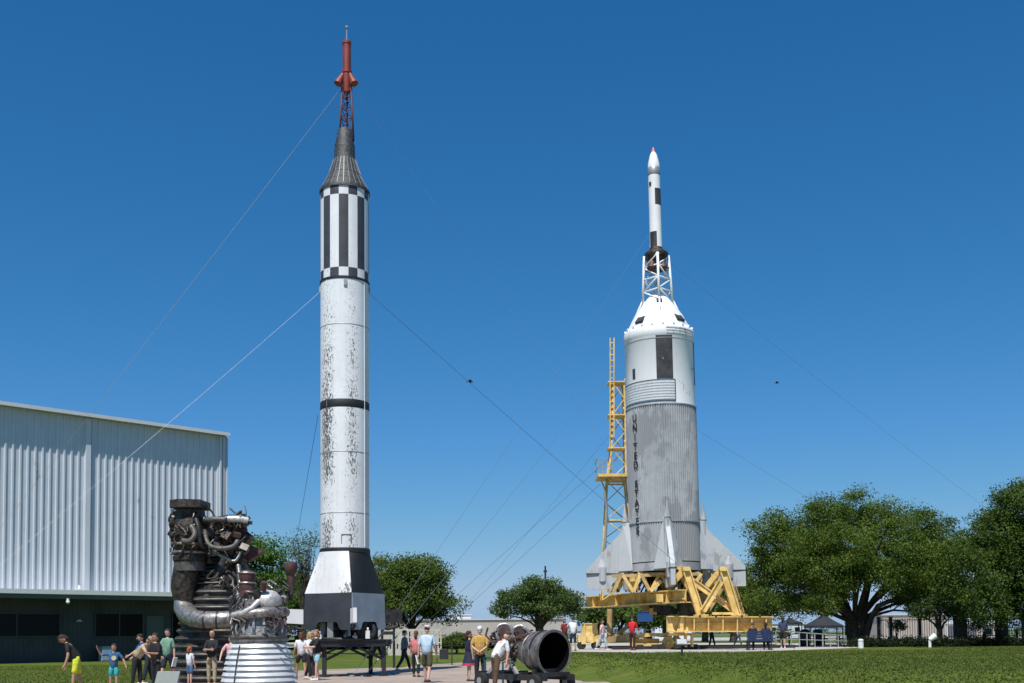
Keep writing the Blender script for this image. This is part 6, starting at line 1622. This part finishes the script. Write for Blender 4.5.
    if j['skirt']:
        c1_, c2_, ln_ = j['skirt']; z0_ = allv(j['waist']).z
        b = MB(); p = allv(j['pel']); pr = [(.12 * S, z0_ + .02), (.145 * S, z0_ - .12 * S), (.19 * S, z0_ - .30 * S), (.23 * S, z0_ - ln_ * S)]
        n_ = 28
        b.lathe(pr, (0, p.y, 0), n_); b.mi = 1; b.lathe([(.23 * S, z0_ - ln_ * S), (.25 * S, z0_ - (ln_ + .09) * S), (.22 * S, z0_ - (ln_ + .085) * S)], (0, p.y, 0), n_)
        for v in b.bm.verts: a = math.atan2(v.co.x, v.co.y - p.y); k_ = 1 + .06 * math.sin(a * 8) * max(0, (z0_ - v.co.z) / .5); v.co.x *= k_; v.co.y = p.y + (v.co.y - p.y) * k_
        fin(b, 'skirt', [cn(c1_), cn(c2_)])
    if j['hair'] and not j['cap'] or (j['cap'] and j['hair']):
        b = MB()
        b.lathe([(.060, -.03 - j['hairlen'] * .3), (.080, .0), (.084, .035), (.081, .075), (.064, .106), (.034, .122), (0, .127)], (0, 0, 0), 18)
        for v in b.bm.verts:
            co = v.co.copy(); co.y = co.y * 1.26 + .012
            if co.y < 0 and co.z < .07: co.y *= .35; co.x *= 1.02
            v.co = hc + rh @ (co * hs)
        if j['hairlen']:
            L_ = j['hairlen']
            b.tube([hp_(0, .075, .05), hp_(0, .095, -.04), hp_(0, .085, -.08 - L_ * .5), hp_(0, .06, -.09 - L_)], [.055 * hs, .066 * hs, .060 * hs, .03 * hs], 12)
        fin(b, 'hair', cloth('hair_%02x%02x' % (int(255 * j['hair'][0]), int(255 * j['hair'][1])), j['hair']))
    if j['cap']:
        b = MB(); b.lathe([(.088, .045), (.090, .07), (.075, .115), (.04, .135), (0, .140)], (0, 0, 0), 18)
        for v in b.bm.verts: co = v.co.copy(); co.y = co.y * 1.2 + .006; v.co = hc + rh @ (co * hs)
        b.prism([hp_(-.07, -.08, .05), hp_(.07, -.08, .05), hp_(.055, -.165, .038), hp_(-.055, -.165, .038)], rh @ Vector((0, 0, .012)))
        fin(b, 'cap', cn(j['cap']))
    for s in (-1, 1):
        an, toe = allv(J_[s][6]), allv(J_[s][7])
        b = MB(); b.tube([an + Vector((0, .055, -.045)) * S, an + Vector((0, .0, -.035)) * S, an.lerp(toe, .6) + Vector((0, 0, -.012)) * S, toe + Vector((0, -.03, -.012)) * S], [.036 * S, .046 * S, .043 * S, .026 * S], 10)
        fin(b, 'shoe', cn(j['shoes']))
    if j['extra'] == 'disc':
        b = MB(); c = allv(j['chest']) + Vector((.02, -.142, -.04)) * S; b.cyl(c, c + Vector((0, -.012, 0)), .085 * S, n=18); fin(b, 'print', cn((.50, .50, .30)))
    if j['extra'] == 'paper':
        p = allv(J_[1][3]); rot = Matrix.Rotation(R(15), 3, 'Y')
        o = MB().box(Vector((0, 0, 0)), (.03, .20, .30), rot).build('folded_paper', M['white'])
        mw = Matrix.Translation(t.location) @ Matrix.Rotation(R(j['face']), 4, 'Z')
        o.location = mw @ (p + Vector((.03, -.03, -.10))); o.rotation_euler = (0, 0, R(j['face']))
        tag(o, 'white folded papers in the hand of the ' + ('capped person in pale blue t-shirt' if j['cap'] else 'person in light green t-shirt'), 'paper')

# ------------------------------------------------------------------ light and sky
SUN_EL, SUN_AZ = 61.0, 197.0            # degrees; azimuth clockwise from +Y
sd_ = bpy.data.lights.new('sun', 'SUN'); sd_.energy = 4.6; sd_.angle = R(.53); sd_.color = (1, .955, .89)
so2 = bpy.data.objects.new('sun', sd_); COL.objects.link(so2)
to_sun = Vector((math.sin(R(SUN_AZ)) * math.cos(R(SUN_EL)), math.cos(R(SUN_AZ)) * math.cos(R(SUN_EL)), math.sin(R(SUN_EL))))
so2.rotation_euler = to_sun.to_track_quat('Z', 'Y').to_euler()
so2.location = (0, 0, 60)
w = bpy.data.worlds.new('World'); scene.world = w; w.use_nodes = True
N, L = w.node_tree.nodes, w.node_tree.links
bg = N['Background']; bg.inputs['Strength'].default_value = .1
sky = N.new('ShaderNodeTexSky'); sky.sky_type = 'NISHITA'; sky.sun_disc = False
sky.sun_elevation = R(SUN_EL); sky.sun_rotation = R(SUN_AZ)
sky.altitude = 50; sky.air_density = 1.0; sky.dust_density = .35; sky.ozone_density = 3.0
def wm(op, a, b_=None):
    x = N.new('ShaderNodeMath'); x.operation = op
    for i, v in enumerate((a, b_)):
        if v is None: continue
        if isinstance(v, (int, float)): x.inputs[i].default_value = v
        else: L.new(v, x.inputs[i])
    return x.outputs[0]
sp_ = N.new('ShaderNodeSeparateColor'); cb_ = N.new('ShaderNodeCombineColor'); L.new(sky.outputs['Color'], sp_.inputs[0])
r_s = wm('MULTIPLY', wm('POWER', wm('MULTIPLY', sp_.outputs[0], .1), 1.62), 8.0)
g_s = wm('MULTIPLY', wm('POWER', wm('MULTIPLY', sp_.outputs[1], .1), .96), .72)
b_s = wm('MULTIPLY', wm('POWER', g_s, .70), 15.0)
EX = 2 ** -.28
r_s = wm('MINIMUM', r_s, wm('MULTIPLY', g_s, 6.9)); b_s = wm('MINIMUM', b_s, wm('ADD', wm('MULTIPLY', g_s, 2.2), 5.9))
L.new(wm('MULTIPLY', r_s, EX), cb_.inputs[0]); L.new(wm('MULTIPLY', g_s, 10.0 * EX), cb_.inputs[1]); L.new(wm('MULTIPLY', b_s, EX), cb_.inputs[2])
L.new(cb_.outputs[0], bg.inputs['Color'])
scene.view_settings.view_transform = 'Standard'; scene.view_settings.look = 'None'
scene.view_settings.exposure = .28; scene.view_settings.gamma = 1
scene.render.engine = 'CYCLES'
scene.render.resolution_x, scene.render.resolution_y = 1024, 683
